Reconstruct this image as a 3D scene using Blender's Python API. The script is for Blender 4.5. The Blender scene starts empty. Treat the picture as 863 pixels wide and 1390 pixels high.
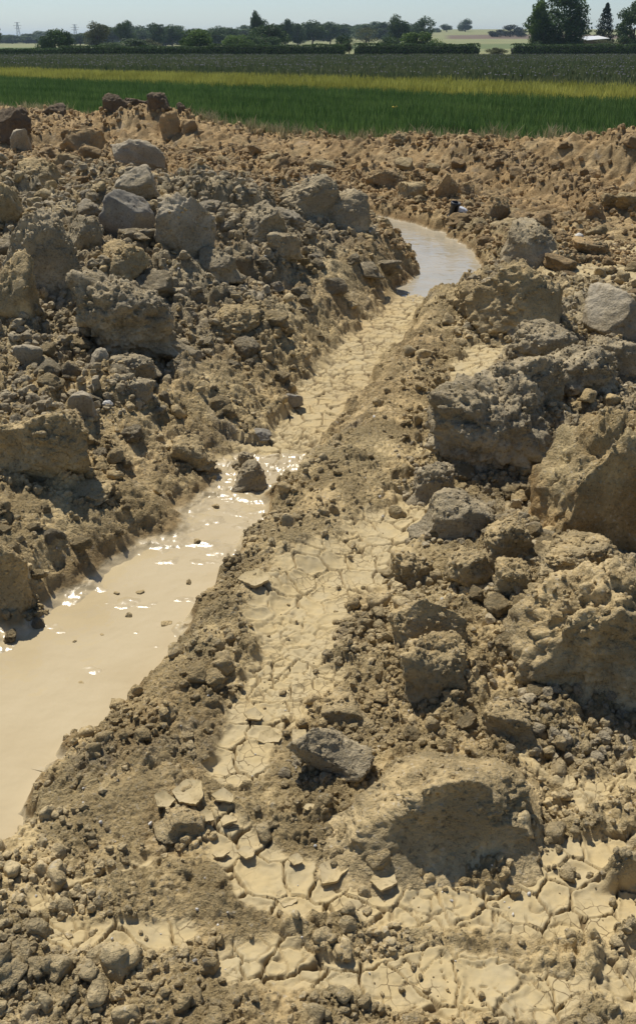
import bpy, bmesh, math, random
import numpy as np
R = math.radians
sc = bpy.context.scene
C = sc.collection

# ------------------------------------------------------------------ camera
CAM_H = 1.65
FPX = 1264.0                       # focal length in photo pixels
PITCH = math.atan(592 / 1264)
cam = bpy.data.cameras.new('camera')
cam.sensor_fit = 'VERTICAL'
cam.sensor_height = 36.0 * 1390 / 1300
cam.lens = 36.0 / 1300 * FPX
cam.shift_y = -45 / 1390
cam.clip_start = 0.05
cam.clip_end = 20000
camo = bpy.data.objects.new('camera', cam)
C.objects.link(camo)
camo.location = (0, 0, CAM_H)
camo.rotation_euler = (R(90) - PITCH, 0, 0)
sc.camera = camo

# ------------------------------------------------------------------ light
SUN_AZ, SUN_EL = R(-31), R(60)     # azimuth from +Y towards +X
wd = bpy.data.worlds.new('World')
sc.world = wd
wd.use_nodes = True
nt = wd.node_tree
sky = nt.nodes.new('ShaderNodeTexSky')
sky.sky_type = 'NISHITA'
sky.sun_disc = False
sky.sun_elevation = SUN_EL
sky.sun_rotation = SUN_AZ
sky.air_density = 0.8
sky.dust_density = 0.3
sky.ozone_density = 2.2
nt.links.new(sky.outputs[0], nt.nodes['Background'].inputs[0])
nt.nodes['Background'].inputs[1].default_value = 0.096
sl = bpy.data.lights.new('sun', 'SUN')
sl.energy = 5.0
sl.angle = R(0.53)
sl.color = (1.0, 0.945, 0.84)
so = bpy.data.objects.new('sun', sl)
C.objects.link(so)
sd = (math.sin(SUN_AZ) * math.cos(SUN_EL), math.cos(SUN_AZ) * math.cos(SUN_EL), math.sin(SUN_EL))
so.rotation_euler = (math.acos(sd[2]), 0, math.atan2(sd[0], -sd[1]))
so.location = (-20, 30, 40)
sc.view_settings.view_transform = 'Standard'
sc.view_settings.look = 'None'
sc.view_settings.exposure = 0.02
sc.view_settings.gamma = 1.0
sc.view_settings.use_curve_mapping = False
sc.cycles.max_bounces = 6
sc.cycles.diffuse_bounces = 3
sc.cycles.volume_bounces = 0
sc.cycles.use_denoising = True

# ------------------------------------------------------------------ noise
rng0 = np.random.default_rng(7)
_G2 = rng0.random((256, 256)).astype(np.float32) * 2 * np.pi
_GX, _GY = np.cos(_G2), np.sin(_G2)
_P = rng0.permutation(256).astype(np.int64)
_P2 = np.concatenate([_P, _P, _P])
_v = rng0.normal(size=(256, 3)).astype(np.float32)
_G3 = _v / np.linalg.norm(_v, axis=1)[:, None]
_RT = [rng0.random((256, 256)).astype(np.float32) for _ in range(6)]


def perlin2(x, y, seed=0):
    x = x + seed * 17.31
    y = y - seed * 9.77
    xi = np.floor(x).astype(np.int64); yi = np.floor(y).astype(np.int64)
    fx = (x - xi).astype(np.float32); fy = (y - yi).astype(np.float32)
    u = fx * fx * fx * (fx * (fx * 6 - 15) + 10)
    v = fy * fy * fy * (fy * (fy * 6 - 15) + 10)
    a0, a1, b0, b1 = xi & 255, (xi + 1) & 255, yi & 255, (yi + 1) & 255
    n00 = _GX[a0, b0] * fx + _GY[a0, b0] * fy
    n10 = _GX[a1, b0] * (fx - 1) + _GY[a1, b0] * fy
    n01 = _GX[a0, b1] * fx + _GY[a0, b1] * (fy - 1)
    n11 = _GX[a1, b1] * (fx - 1) + _GY[a1, b1] * (fy - 1)
    return (n00 * (1 - u) + n10 * u) * (1 - v) + (n01 * (1 - u) + n11 * u) * v


def fbm2(x, y, oct=4, seed=0, gain=0.5, ridged=False):
    s = 0; a = 1.0; t = 0
    for i in range(oct):
        n = perlin2(x * 2 ** i, y * 2 ** i, seed + i * 3) * 1.5
        if ridged:
            n = 1 - 2 * np.abs(n)
        s = s + a * n; t += a; a *= gain
    return s / t


def perlin3(p):
    q = np.floor(p).astype(np.int64)
    f = (p - q).astype(np.float32)
    w = f * f * f * (f * (f * 6 - 15) + 10)
    q &= 255
    r = 0
    for i in (0, 1):
        wx = w[:, 0] if i else 1 - w[:, 0]
        for j in (0, 1):
            wy = w[:, 1] if j else 1 - w[:, 1]
            for k in (0, 1):
                wz = w[:, 2] if k else 1 - w[:, 2]
                h = _P2[_P2[_P2[(q[:, 0] + i) & 255] + ((q[:, 1] + j) & 255)] + ((q[:, 2] + k) & 255)]
                g = _G3[h]
                r = r + wx * wy * wz * (g[:, 0] * (f[:, 0] - i) + g[:, 1] * (f[:, 1] - j) + g[:, 2] * (f[:, 2] - k))
    return r


def fbm3(p, oct=4, gain=0.5):
    s = 0; a = 1.0; t = 0
    for i in range(oct):
        s = s + a * perlin3(p * 2 ** i + 31.7 * i) * 1.5; t += a; a *= gain
    return s / t


def lumps3(p, seed=0):
    """rounded lumps packed in space, 0..1"""
    q = np.floor(p).astype(np.int64)
    f = p - q
    best = np.zeros(len(p), np.float32)
    rs = np.random.default_rng(seed)
    T = rs.random((256, 4)).astype(np.float32)
    for i in (-1, 0, 1):
        for j in (-1, 0, 1):
            for k in (-1, 0, 1):
                h = _P2[_P2[_P2[(q[:, 0] + i) & 255] + ((q[:, 1] + j) & 255)] + ((q[:, 2] + k) & 255)]
                t = T[h]
                dx = i + t[:, 0] - f[:, 0]; dy = j + t[:, 1] - f[:, 1]; dz = k + t[:, 2] - f[:, 2]
                rr = 0.35 + 0.55 * t[:, 3]
                d2 = (dx * dx + dy * dy + dz * dz) / (rr * rr)
                best = np.maximum(best, rr * np.sqrt(np.clip(1 - d2, 0, 1)))
    return best


def cells2(x, y, cell, seed=0, rmin=0.25, rmax=0.8, p=0.5, fill=1.0):
    """crumb field: max over neighbouring cells of rounded, slightly angular lumps; height in units of cell"""
    x = x / cell; y = y / cell
    xi = np.floor(x).astype(np.int64); yi = np.floor(y).astype(np.int64)
    fx = (x - xi).astype(np.float32); fy = (y - yi).astype(np.float32)
    best = np.zeros(x.shape, np.float32)
    s = seed * 37
    for i in (-1, 0, 1):
        for j in (-1, 0, 1):
            a = (xi + i + s) & 255; b = (yi + j + s * 3) & 255
            rr = _RT[2][a, b]
            dx = i + _RT[0][a, b] - fx; dy = j + _RT[1][a, b] - fy
            th = _RT[3][a, b] * 6.28
            c, sn = np.cos(th), np.sin(th)
            u = dx * c + dy * sn; v = (dy * c - dx * sn) * (1 + 0.8 * _RT[4][a, b])
            r = rmin + (rmax - rmin) * rr * rr
            if fill < 1:
                r = np.where(_RT[5][a, b] < fill, r, 0.02)
            d2 = (u * u + v * v) * 0.7 + 0.3 * (np.abs(u) + np.abs(v)) ** 2 * 0.75
            k = np.clip(1 - d2 / (r * r), 0, 1)
            best = np.maximum(best, r * (k ** p) * (1 + 0.35 * (u / r) * (_RT[5][b, a] - .5) * 2))
    return best


def voro2(x, y, cell, seed=0):
    """F1, F2 and a random value per plate"""
    x = x / cell; y = y / cell
    xi = np.floor(x).astype(np.int64); yi = np.floor(y).astype(np.int64)
    fx = (x - xi).astype(np.float32); fy = (y - yi).astype(np.float32)
    f1 = np.full(x.shape, 9, np.float32); f2 = f1.copy(); rid = np.zeros(x.shape, np.float32)
    s = seed * 41
    for i in (-1, 0, 1):
        for j in (-1, 0, 1):
            a = (xi + i + s) & 255; b = (yi + j + s) & 255
            d = np.hypot(i + _RT[0][a, b] - fx, j + _RT[1][a, b] - fy)
            c = d < f1
            f2 = np.where(c, f1, np.minimum(f2, d))
            rid = np.where(c, _RT[2][a, b], rid)
            f1 = np.where(c, d, f1)
    return f1 * cell, f2 * cell, rid


def ss(t, a=0.0, b=1.0):
    t = np.clip((t - a) / (b - a), 0, 1)
    return t * t * (3 - 2 * t)


# ------------------------------------------------------------------ photo pixel -> ground
def ray(px, py):
    a = (px - 431.5) / FPX; b = (650 - py) / FPX
    return np.array([a, math.cos(PITCH) + b * math.sin(PITCH), -math.sin(PITCH) + b * math.cos(PITCH)])


def W(px, py, z=0.0):
    d = ray(px, py)
    t = (z - CAM_H) / d[2]
    return d[0] * t, d[1] * t


def poly(pts, z=0.0):
    return [(*W(p[0], p[1], z), p[2]) for p in pts]


WATER_Z = -0.062
RUT = [(-2.6, -1.3, .30), (-1.55, .25, .30)] + poly([(-330, 1290, .30), (-150, 1130, .30), (-40, 1010, .27), (100, 900, .28), (195, 815, .22), (275, 742, .17), (335, 665, .15), (415, 575, .17),
            (500, 472, .20), (572, 398, .17), (612, 366, .24), (600, 340, .27), (566, 318, .27), (520, 303, .27), (440, 289, .3), (330, 280, .3)], -0.05)
RIDGE = poly([(600, 420, .12), (560, 520, .13), (520, 600, .12), (470, 680, .12), (410, 760, .11), (330, 830, .08),
              (270, 930, .08), (215, 1010, .09), (120, 1130, .10), (0, 1220, .12)])
FLATS = [poly([(660, 492, .20), (625, 540, .13), (590, 620, .08)]),
         poly([(590, 680, .09), (540, 715, .15), (460, 790, .21), (415, 850, .19), (385, 930, .14), (350, 985, .11), (335, 1060, .08)]),
         poly([(300, 1140, .05), (370, 1215, .07), (470, 1235, .10), (600, 1250, .10), (720, 1255, .10), (900, 1240, .05)]),
         poly([(350, 1330, .08), (600, 1350, .10), (950, 1350, .10)]),
         poly([(700, 1040, .05), (780, 1080, .09), (900, 1060, .10)]), poly([(760, 1180, .07), (900, 1150, .09)]), poly([(90, 1290, .05), (250, 1285, .04)]),
         poly([(800, 330, .55), (900, 370, .5), (760, 375, .2)]),
         poly([(60, 1240, .04), (200, 1190, .04)])]
TRACK = poly([(0, 205, .7), (150, 196, .8), (300, 200, .8), (430, 212, .8), (560, 235, .75), (700, 268, .7), (863, 305, .7), (1050, 360, .7)])
TRACK2 = poly([(150, 162, .3), (300, 174, .32), (430, 184, .35), (560, 202, .35), (700, 227, .35), (863, 264, .35), (1000, 300, .3)])


def near(poly_, X, Y):
    """distance, interpolated width, signed side (left positive), arc length along a polyline"""
    bd = np.full(X.shape, 1e9, np.float32); bw = np.zeros(X.shape, np.float32)
    bs = np.ones(X.shape, np.float32); ba = np.zeros(X.shape, np.float32)
    acc = 0.0
    for (x0, y0, w0), (x1, y1, w1) in zip(poly_[:-1], poly_[1:]):
        dx, dy = x1 - x0, y1 - y0
        L = math.hypot(dx, dy)
        t = np.clip(((X - x0) * dx + (Y - y0) * dy) / (L * L), 0, 1)
        ex = X - (x0 + t * dx); ey = Y - (y0 + t * dy)
        d = np.hypot(ex, ey)
        c = d < bd
        bd = np.where(c, d, bd); bw = np.where(c, w0 + (w1 - w0) * t, bw)
        bs = np.where(c, np.sign(dx * ey - dy * ex + 1e-9), bs)
        ba = np.where(c, acc + t * L, ba)
        acc += L
    return bd, bw, bs, ba


def bumpg(X, Y, px, py, h, sx, sy, z=0.0, rot=0.0):
    x, y = W(px, py, z)
    c, s = math.cos(rot), math.sin(rot)
    u = (X - x) * c + (Y - y) * s; v = -(X - x) * s + (Y - y) * c
    return h * np.exp(-(u / sx) ** 2 - (v / sy) ** 2)


MOUNDS = [  # px, py of the foot, height, sigma x, sigma y
    (720, 520, .10, .35, .35), (680, 600, .12, .22, .3), (830, 600, .16, .4, .4), (640, 760, .06, .2, .22),
    (830, 860, .14, .38, .30), (600, 900, .05, .18, .22), (700, 430, .10, .45, .35), (835, 430, .06, .4, .3),
    (600, 1120, .03, .22, .14), (250, 1110, .03, .12, .08), (60, 1290, .02, .2, .1),
    (30, 760, .05, .35, .35), (40, 640, .10, .4, .5), (720, 345, .10, .4, .4), (540, 240, .14, 1.2, .8), (620, 262, .12, .6, .5),
    (100, 235, .22, 1.6, 1.2), (235, 190, .20, 1.2, .9), (20, 190, .25, 1.2, 1.2), (120, 160, .16, 1.6, .7), (30, 158, .22, 1.5, .8), (610, 300, .06, .6, .3)]


def macro(X, Y):
    """large shape of the ground plus region masks"""
    X = X.astype(np.float32); Y = Y.astype(np.float32)
    wx = X + 0.05 * fbm2(X * 3, Y * 3, 3, 1); wy = Y + 0.05 * fbm2(X * 3, Y * 3, 3, 2)
    d, w, s, arc = near(RUT, wx, wy)
    e = d - w                                    # outside the rut floor > 0
    left = s > 0
    e = e + np.where(Y < 4, .05, .015) * fbm2(X * 7, Y * 7, 3, 36)
    e = e + .05 * fbm2(X * 2.6, Y * 2.6, 2, 35)
    z = 0.025 * fbm2(X * .9, Y * .9, 3, 5) * ss(Y, 0, 4)
    b1 = np.interp(Y, [1, 2.2, 3.5, 5, 6, 7.5, 9, 10.5], [.03, .06, .08, .14, .22, .24, .15, .06])
    b2 = np.interp(Y, [1, 2.2, 3.5, 4.5, 6, 8, 9.5, 12, 14], [.03, .08, .15, .26, .36, .38, .30, .08, .0])
    lb = b1 * ss(e, 0, np.where(Y < 4, .45, .30)) + b2 * ss(e, .1, 1.5)
    z += np.where(left, lb, 0)
    z += 0.10 * ss(Y, 4.5, 6) * (1 - ss(Y, 9, 11)) * fbm2(X * 1.1, Y * 1.1, 3, 11) * np.where(left, ss(e, .2, .8), 0)
    # right rim of the rut and the low ridge between the wheel tracks
    z += np.where(left, 0, 0.03 * ss(e, 0, .12))
    dr, wr, _, _ = near(RIDGE, wx, wy)
    rh = np.interp(Y, [1, 2, 3, 5, 7], [.02, .035, .05, .07, .09])
    z += rh * np.exp(-(dr / wr) ** 2 * .9)
    for m in MOUNDS:
        z += bumpg(X, Y, *m)
    # rim at the left of the far puddle's right side
    v = Y + 0.80 * X
    vn = v + 0.35 * fbm2(X * .7, Y * .7, 3, 21)
    berm = np.exp(-((vn - 16.0) / 1.0) ** 2)
    z += (0.30 + 0.16 * fbm2(X * .8, Y * .8, 2, 23)) * berm * ss(Y, 9, 12)
    # plateau between the tracks and the field on the right
    sx0, sy0, sx1, sy1 = 1.0, 16.8, 3.9, 11.4
    L = math.hypot(sx1 - sx0, sy1 - sy0)
    pd = ((X - sx0) * -(sy1 - sy0) + (Y - sy0) * (sx1 - sx0)) / L
    pd += .25 * fbm2(X * 1.2, Y * 1.2, 3, 27)
    z += 0.20 * ss(pd, 0, .5) * (1 - ss(vn, 16.8, 17.6)) * ss(Y, 8, 10)
    # wheel tracks at the back
    td, tw, _, tarc = near(TRACK, wx, wy)
    t2, tw2, _, tarc2 = near(TRACK2, wx, wy)
    tmask = np.maximum(1 - ss(td, tw * .6, tw * 1.05), (1 - ss(t2, tw2 * .6, tw2 * 1.05)))
    z -= 0.14 * (1 - ss(td, tw * .7, tw * 1.1)) + 0.09 * (1 - ss(t2, tw2 * .7, tw2 * 1.2))
    # flat mud
    flat = np.zeros(X.shape, np.float32)
    jag = .06 * fbm2(X * 11, Y * 11, 3, 31) + .10 * fbm2(X * 3.4, Y * 3.4, 2, 33) + .032
    for f in FLATS:
        fd, fw, _, _ = near(f, X, Y)
        flat = np.maximum(flat, 1 - ss(fd + jag * np.minimum(1, fw / .1), fw * .75, fw * 1.25))
    rutf = 1 - ss(e + jag * .5, -.03, np.where(left & (Y < 4), .20, np.where(Y > 6.5, .12, .06)))
    depth = np.interp(Y, [1.2, 2.0, 2.5, 3.0, 3.4, 3.9, 4.4, 6.0, 6.7, 7.1, 7.6, 9], [.088, .077, .068, .064, .060, .052, .045, .045, .045, .075, .09, .09])
    z = z * (1 - rutf) - depth * rutf
    rutf = rutf * (1 - ss(z, WATER_Z + .03, WATER_Z + .055))
    z = np.where(v > 17.0, z * (1 - ss(v, 17.0, 18.0)) - 0.05 * ss(v, 17.0, 18.0), z)
    return z, dict(e=e, left=left, flat=flat, rut=rutf, tm=tmask, tarc=tarc, td=td, tarc2=tarc2, t2=t2, v=v, ridge=np.exp(-(dr / wr) ** 2))




def relief(X, Y, fine=True):
    """full ground height with clods, crumbs, cracks; returns z, masks"""
    X = X.astype(np.float32); Y = Y.astype(np.float32)
    z, M = macro(X, Y)
    smooth = np.clip(np.maximum(M['flat'], M['rut']), 0, 1)
    rough = 1 - smooth
    heap = np.where(M['left'], ss(M['e'], .1, .6), 0) * ss(Y, 3.2, 4.8)
    far = ss(Y, 10, 12)
    rightp = np.where(M['left'], 0, ss(X - (0.05 + Y * .14), 0, .3)) * (1 - far)
    wx = X + .02 * fbm2(X * 14, Y * 14, 2, 41); wy = Y + .02 * fbm2(X * 14, Y * 14, 2, 43)
    big = np.clip(.3 * ss(Y, 2, 4) + .55 * far + .9 * heap + .6 * rightp, 0, 1) * rough * (1 - .85 * M['tm'])
    A = .55 + .45 * fbm2(X * 2.3, Y * 2.3, 2, 45)          # patchiness
    z = z + (big * .45 + .5 * heap * rough) * .62 * .30 * (cells2(wx, wy, .62, 7, fill=.7) - .15)
    z = z + big * (1 - .6 * far) * .42 * .34 * (cells2(wx, wy, .42, 1, fill=.75) - .15) * (.5 + A)
    z = z + 1.0 * (1 + .5 * far) * np.clip(big + .5 * far * rough + .25 * rough * (1 - .6 * M['ridge']), 0, 1) * .36 * .17 * (cells2(wx, wy, .17, 2, fill=.85) - .1) * (.6 + .6 * A)
    wx = X + .008 * fbm2(X * 40, Y * 40, 2, 47); wy = Y + .008 * fbm2(X * 40, Y * 40, 2, 49)
    mid = rough * (1 - .6 * M['tm']) * (.28 + .72 * np.clip(.5 * ss(Y, 3, 5) + heap + rightp + .42 + 1.8 * fbm2(X * 3.2, Y * 3.2, 3, 46), 0, 1))
    mid = mid * (1 - .45 * M['ridge'] * (Y < 5))
    z = z + mid * (1 + .6 * far) * .50 * .085 * cells2(wx, wy, .085, 3) * (.4 + A)
    z = z + mid * .46 * .042 * cells2(wx, wy, .042, 4) * (.5 + A)
    z = z + mid * (.022 + .03 * heap + .03 * far) * fbm2(X * 6, Y * 6, 5, 51, .6, True)
    # (the low ridge between the tracks is finer)
    # scattered crumbs on the flats too
    fsc = np.clip(.75 + 1.5 * fbm2(X * 5, Y * 5, 2, 53), 0, 1)
    z = z + smooth * (Y > 0) * .30 * .03 * cells2(wx, wy, .045, 9, rmin=.05, rmax=.4, fill=.45) * fsc * (1 - ss(-M['e'], .05, .12))
    if fine:
        k = Y < 9
        zz = np.zeros_like(z)
        zz[k] = (.4 * rough[k] + .6 * mid[k]) * .75 * .022 * cells2(wx[k], wy[k], .022, 5)
        k = Y < 5
        zz[k] += rough[k] * .75 * .011 * cells2(X[k], Y[k], .011, 6)
        zz[k] += (.0012 + .0050 * rough[k]) * fbm2(X[k] * 45, Y[k] * 45, 4, 57, .65)
        z = z + zz
    # tyre tread ribs in the back tracks and the near left bank
    tr = np.where(M['td'] < M['t2'], M['tarc'] + M['td'] * .5, M['tarc2'] + M['t2'] * .5)
    z = z + M['tm'] * .034 * np.sin(tr * 2 * np.pi / .20 + 1.5 * fbm2(X * 1.5, Y * 1.5, 2, 61)) * np.clip(.6 + fbm2(X * 1.2, Y * 1.2, 2, 63), 0, 1)
    # dried mud: plates with raised rims and cracks between
    cm = smooth * (1 - ss(-M['e'], .04, .10) * ((Y < 3.0) | (Y > 6.9)))
    cm = cm * (Y < 9) * (1 - M['rut'] * (1 - ss(Y, 3.2, 3.9)))
    wxx = X + .014 * fbm2(X * 20, Y * 20, 3, 65); wyy = Y + .014 * fbm2(X * 20, Y * 20, 3, 67)
    f1, f2, rid = voro2(wxx, wyy, .040, 1)
    g = f2 - f1
    g1, g2, rid2 = voro2(wxx, wyy, .088, 2)
    G = g2 - g1
    amt = np.clip(.30 + 1.9 * fbm2(X * 3.1, Y * 3.1, 2, 69), 0, 1)
    wcr = (.0021 + .0035 * ss(Y, 2, 6)) * (1 + .8 * fbm2(X * 8, Y * 8, 2, 68))
    crack = np.maximum((1 - ss(g, wcr * .3, wcr * 2.1)) * amt * (rid > .25), (1 - ss(G, wcr * .6, wcr * 2.8)) * np.clip(.95 + 1.3 * fbm2(X * 2.3, Y * 2.3, 2, 70), .15, 1))
    z = z - cm * .013 * crack
    z = z + cm * (1 - crack) * (.006 * (rid2 - .5) + .006 * (1 - ss(G, .005, .034)) + .002 * (rid - .5) * amt)   # tilt and curl
    z = z + cm * .009 * fbm2(X * 9, Y * 9, 4, 71) + smooth * .0022 * fbm2(X * 50, Y * 50, 3, 72)
    # wet floor undulates softly
    wf = M['rut'] * (Y < 3.9) * (Y > 1)
    z = z + M['rut'] * .017 * (fbm2(X * 6, Y * 10, 3, 73)) * (1 - cm * .6)
    M['crack'] = crack * cm
    M['smooth'] = smooth
    M['cm'] = cm
    M['heap'] = heap
    M['rightp'] = rightp
    return z, M


def at(px, py, lift=0.0):
    """where the sight line of a photo pixel meets the ground's large shape"""
    d = ray(px, py)
    t = np.linspace(1.0, 40, 1600)
    X = d[0] * t; Y = d[1] * t; Z = CAM_H + d[2] * t
    z, _ = macro(X, Y)
    below = np.nonzero(Z < z + lift)[0]
    i = below[0] if len(below) else -1
    return float(X[i]), float(Y[i]), float(z[i]), float(t[i])


# ------------------------------------------------------------------ helpers
def tag(o, label=None, cat=None, group=None, kind=None):
    if label: o['label'] = label
    if cat: o['category'] = cat
    if group: o['group'] = group
    if kind: o['kind'] = kind
    return o


def mesh_np(name, V, F, mat, parent=None, smooth=True, attrs=None):
    """V (n,3); F (m,3) or (m,4) arrays"""
    me = bpy.data.meshes.new(name)
    V = np.ascontiguousarray(V, np.float32); F = np.ascontiguousarray(F, np.int32)
    n, k = F.shape
    me.vertices.add(len(V)); me.vertices.foreach_set('co', V.ravel())
    me.loops.add(n * k); me.loops.foreach_set('vertex_index', F.ravel())
    me.polygons.add(n); me.polygons.foreach_set('loop_start', np.arange(0, n * k, k, dtype=np.int32))
    me.polygons.foreach_set('use_smooth', np.full(n, smooth, bool))
    me.update(calc_edges=True)
    for k_, a in (attrs or {}).items():
        at_ = me.attributes.new(k_, 'FLOAT', 'POINT')
        at_.data.foreach_set('value', np.ascontiguousarray(a, np.float32).ravel())
    if mat: me.materials.append(mat)
    o = bpy.data.objects.new(name, me)
    C.objects.link(o)
    if parent: o.parent = parent
    return o


_ico = {}


def ico(sub):
    if sub not in _ico:
        bm = bmesh.new()
        bmesh.ops.create_icosphere(bm, subdivisions=sub, radius=1)
        V = np.array([v.co[:] for v in bm.verts], np.float32)
        F = np.array([[v.index for v in f.verts] for f in bm.faces], np.int32)
        bm.free()
        _ico[sub] = (V, F)
    return _ico[sub]


# ------------------------------------------------------------------ materials
def mat_new(name):
    m = bpy.data.materials.new(name)
    m.use_nodes = True
    return m, m.node_tree.nodes, m.node_tree.links, m.node_tree.nodes['Principled BSDF']


def nd(N, t, **kw):
    n = N.new(t)
    for k, v in kw.items():
        if k.startswith('i_'):
            n.inputs[k[2:].replace('_', ' ')].default_value = v
        else:
            setattr(n, k, v)
    return n


def mixc(N, Lk, fac, a, b, mode='MIX'):
    m = N.new('ShaderNodeMix'); m.data_type = 'RGBA'; m.blend_type = mode
    for inp, v in ((m.inputs[0], fac), (m.inputs[6], a), (m.inputs[7], b)):
        if hasattr(v, 'links') or isinstance(v, bpy.types.NodeSocket):
            Lk.new(v, inp)
        elif isinstance(v, (int, float)):
            inp.default_value = v
        else:
            inp.default_value = (*v, 1)
    return m.outputs[2]


def ramp(N, Lk, src, a, b):
    m = N.new('ShaderNodeMapRange'); m.interpolation_type = 'SMOOTHSTEP'
    Lk.new(src, m.inputs[0]); m.inputs[1].default_value = a; m.inputs[2].default_value = b
    return m.outputs[0]


def noise(N, Lk, co, scale, detail=4, rough=.55, dist=0):
    n = N.new('ShaderNodeTexNoise'); n.inputs['Scale'].default_value = scale
    n.inputs['Detail'].default_value = detail; n.inputs['Roughness'].default_value = rough
    n.inputs['Distortion'].default_value = dist
    Lk.new(co, n.inputs['Vector'])
    return n.outputs[0]


def attr(N, name):
    a = N.new('ShaderNodeAttribute'); a.attribute_name = name
    return a.outputs['Fac']


OLIVE = (.475, .355, .178)
GREY = (.400, .322, .195)
OCHRE = (.430, .290, .135)
BROWN = (.150, .115, .075)
PALE = (.465, .362, .190)
WETC = (.470, .380, .230)


def soil_mat(name, base, alt, bump=.6, spec=.25, pale=.5, scale=1.0, grain=1.0, ground=False, alt2=None):
    m, N, Lk, B = mat_new(name)
    tc = N.new('ShaderNodeTexCoord'); co = tc.outputs['Object']
    n1 = noise(N, Lk, co, 2.2 * scale, 5, .6)
    n2 = noise(N, Lk, co, 14 * scale, 5, .65, .3)
    n3 = noise(N, Lk, co, 90 * scale, 4, .7)
    col = mixc(N, Lk, ramp(N, Lk, n1, .38, .64), base, alt)
    if ground:
        och = attr(N, 'ochre'); gry = attr(N, 'grey')
        col = mixc(N, Lk, och, col, mixc(N, Lk, ramp(N, Lk, n1, .42, .6), OCHRE, (.45, .325, .165)))
        col = mixc(N, Lk, gry, col, mixc(N, Lk, ramp(N, Lk, n1, .40, .62), GREY, (.46, .385, .245)))
        br = noise(N, Lk, co, 1.1, 6, .65, .6)
        col = mixc(N, Lk, ramp(N, Lk, br, .50, .66), col, mixc(N, Lk, .40, col, (.28, .175, .080)))
        gr2 = noise(N, Lk, co, 3.4, 5, .65, .4)
        col = mixc(N, Lk, ramp(N, Lk, gr2, .55, .70), col, mixc(N, Lk, .5, col, (.36, .32, .25)))
    # mottling by grain, dry pale crust in patches, dark damp flecks
    crust = mixc(N, Lk, och, PALE, (.42, .29, .13)) if ground else PALE
    col = mixc(N, Lk, ramp(N, Lk, n2, .56, .74), col, mixc(N, Lk, .5, col, crust))
    col = mixc(N, Lk, ramp(N, Lk, n2, .48, .30), col, mixc(N, Lk, .5, col, (.14, .10, .045)))
    col = mixc(N, Lk, ramp(N, Lk, n3, .56, .68), col, mixc(N, Lk, pale, col, (.55, .50, .40)))
    col = mixc(N, Lk, ramp(N, Lk, n3, .46, .32), col, mixc(N, Lk, .6, col, (.09, .065, .035)))
    rough = .92
    if ground:
        sm = attr(N, 'smooth'); cr = attr(N, 'crack'); wt = attr(N, 'wet')
        pm = mixc(N, Lk, ramp(N, Lk, n2, .35, .65), PALE, (.43, .35, .205))
        pm = mixc(N, Lk, ramp(N, Lk, n3, .58, .75), pm, (.30, .235, .13))
        pm = mixc(N, Lk, och, pm, mixc(N, Lk, ramp(N, Lk, n2, .4, .6), (.43, .305, .145), (.34, .225, .095)))
        col = mixc(N, Lk, sm, col, pm)
        wv = N.new('ShaderNodeVectorMath'); wv.operation = 'MULTIPLY_ADD'
        nz = N.new('ShaderNodeTexNoise'); nz.inputs['Scale'].default_value = 24; nz.inputs['Detail'].default_value = 3; Lk.new(co, nz.inputs['Vector'])
        Lk.new(nz.outputs['Color'], wv.inputs[0]); wv.inputs[1].default_value = (.03, .03, 0); Lk.new(co, wv.inputs[2])
        fv = N.new('ShaderNodeTexVoronoi'); fv.feature = 'DISTANCE_TO_EDGE'; fv.voronoi_dimensions = '2D'; fv.inputs['Scale'].default_value = 34
        Lk.new(wv.outputs[0], fv.inputs['Vector'])
        fl = ramp(N, Lk, fv.outputs['Distance'], .055, .015)
        fm = N.new('ShaderNodeMath'); fm.operation = 'MULTIPLY'; Lk.new(fl, fm.inputs[0]); Lk.new(ramp(N, Lk, noise(N, Lk, co, 6, 3, .5), .48, .60), fm.inputs[1])
        fm2 = N.new('ShaderNodeMath'); fm2.operation = 'MULTIPLY'; Lk.new(fm.outputs[0], fm2.inputs[0]); Lk.new(attr(N, 'dry'), fm2.inputs[1])
        col = mixc(N, Lk, fm2.outputs[0], col, (.17, .125, .065))
        col = mixc(N, Lk, cr, col, (.16, .115, .06))
        col = mixc(N, Lk, attr(N, 'damp'), col, mixc(N, Lk, 1.0, col, (.62, .56, .50), 'MULTIPLY'))
        wc = mixc(N, Lk, ramp(N, Lk, n2, .35, .65), WETC, (.42, .335, .195))
        col = mixc(N, Lk, wt, col, wc)
        mr = N.new('ShaderNodeMapRange'); Lk.new(wt, mr.inputs[0]); mr.inputs[3].default_value = .92; mr.inputs[4].default_value = .24
        Lk.new(mr.outputs[0], B.inputs['Roughness'])
        mr2 = N.new('ShaderNodeMapRange'); Lk.new(wt, mr2.inputs[0]); mr2.inputs[3].default_value = .2; mr2.inputs[4].default_value = .6
        Lk.new(mr2.outputs[0], B.inputs['Specular IOR Level'])
    else:
        B.inputs['Roughness'].default_value = rough
        B.inputs['Specular IOR Level'].default_value = spec
    Lk.new(col, B.inputs['Base Color'])
    # bump: grain and crumbs
    vo = N.new('ShaderNodeTexVoronoi'); vo.inputs['Scale'].default_value = 75 * scale
    Lk.new(co, vo.inputs['Vector'])
    nb = noise(N, Lk, co, 160 * scale, 5, .75)
    ad = N.new('ShaderNodeMath'); ad.operation = 'MULTIPLY_ADD'
    Lk.new(vo.outputs['Distance'], ad.inputs[0]); ad.inputs[1].default_value = -.45; Lk.new(nb, ad.inputs[2])
    ad2 = N.new('ShaderNodeMath'); ad2.operation = 'MULTIPLY_ADD'
    Lk.new(noise(N, Lk, co, 40 * scale, 4, .7), ad2.inputs[0]); ad2.inputs[1].default_value = 1.2; Lk.new(ad.outputs[0], ad2.inputs[2])
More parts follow.
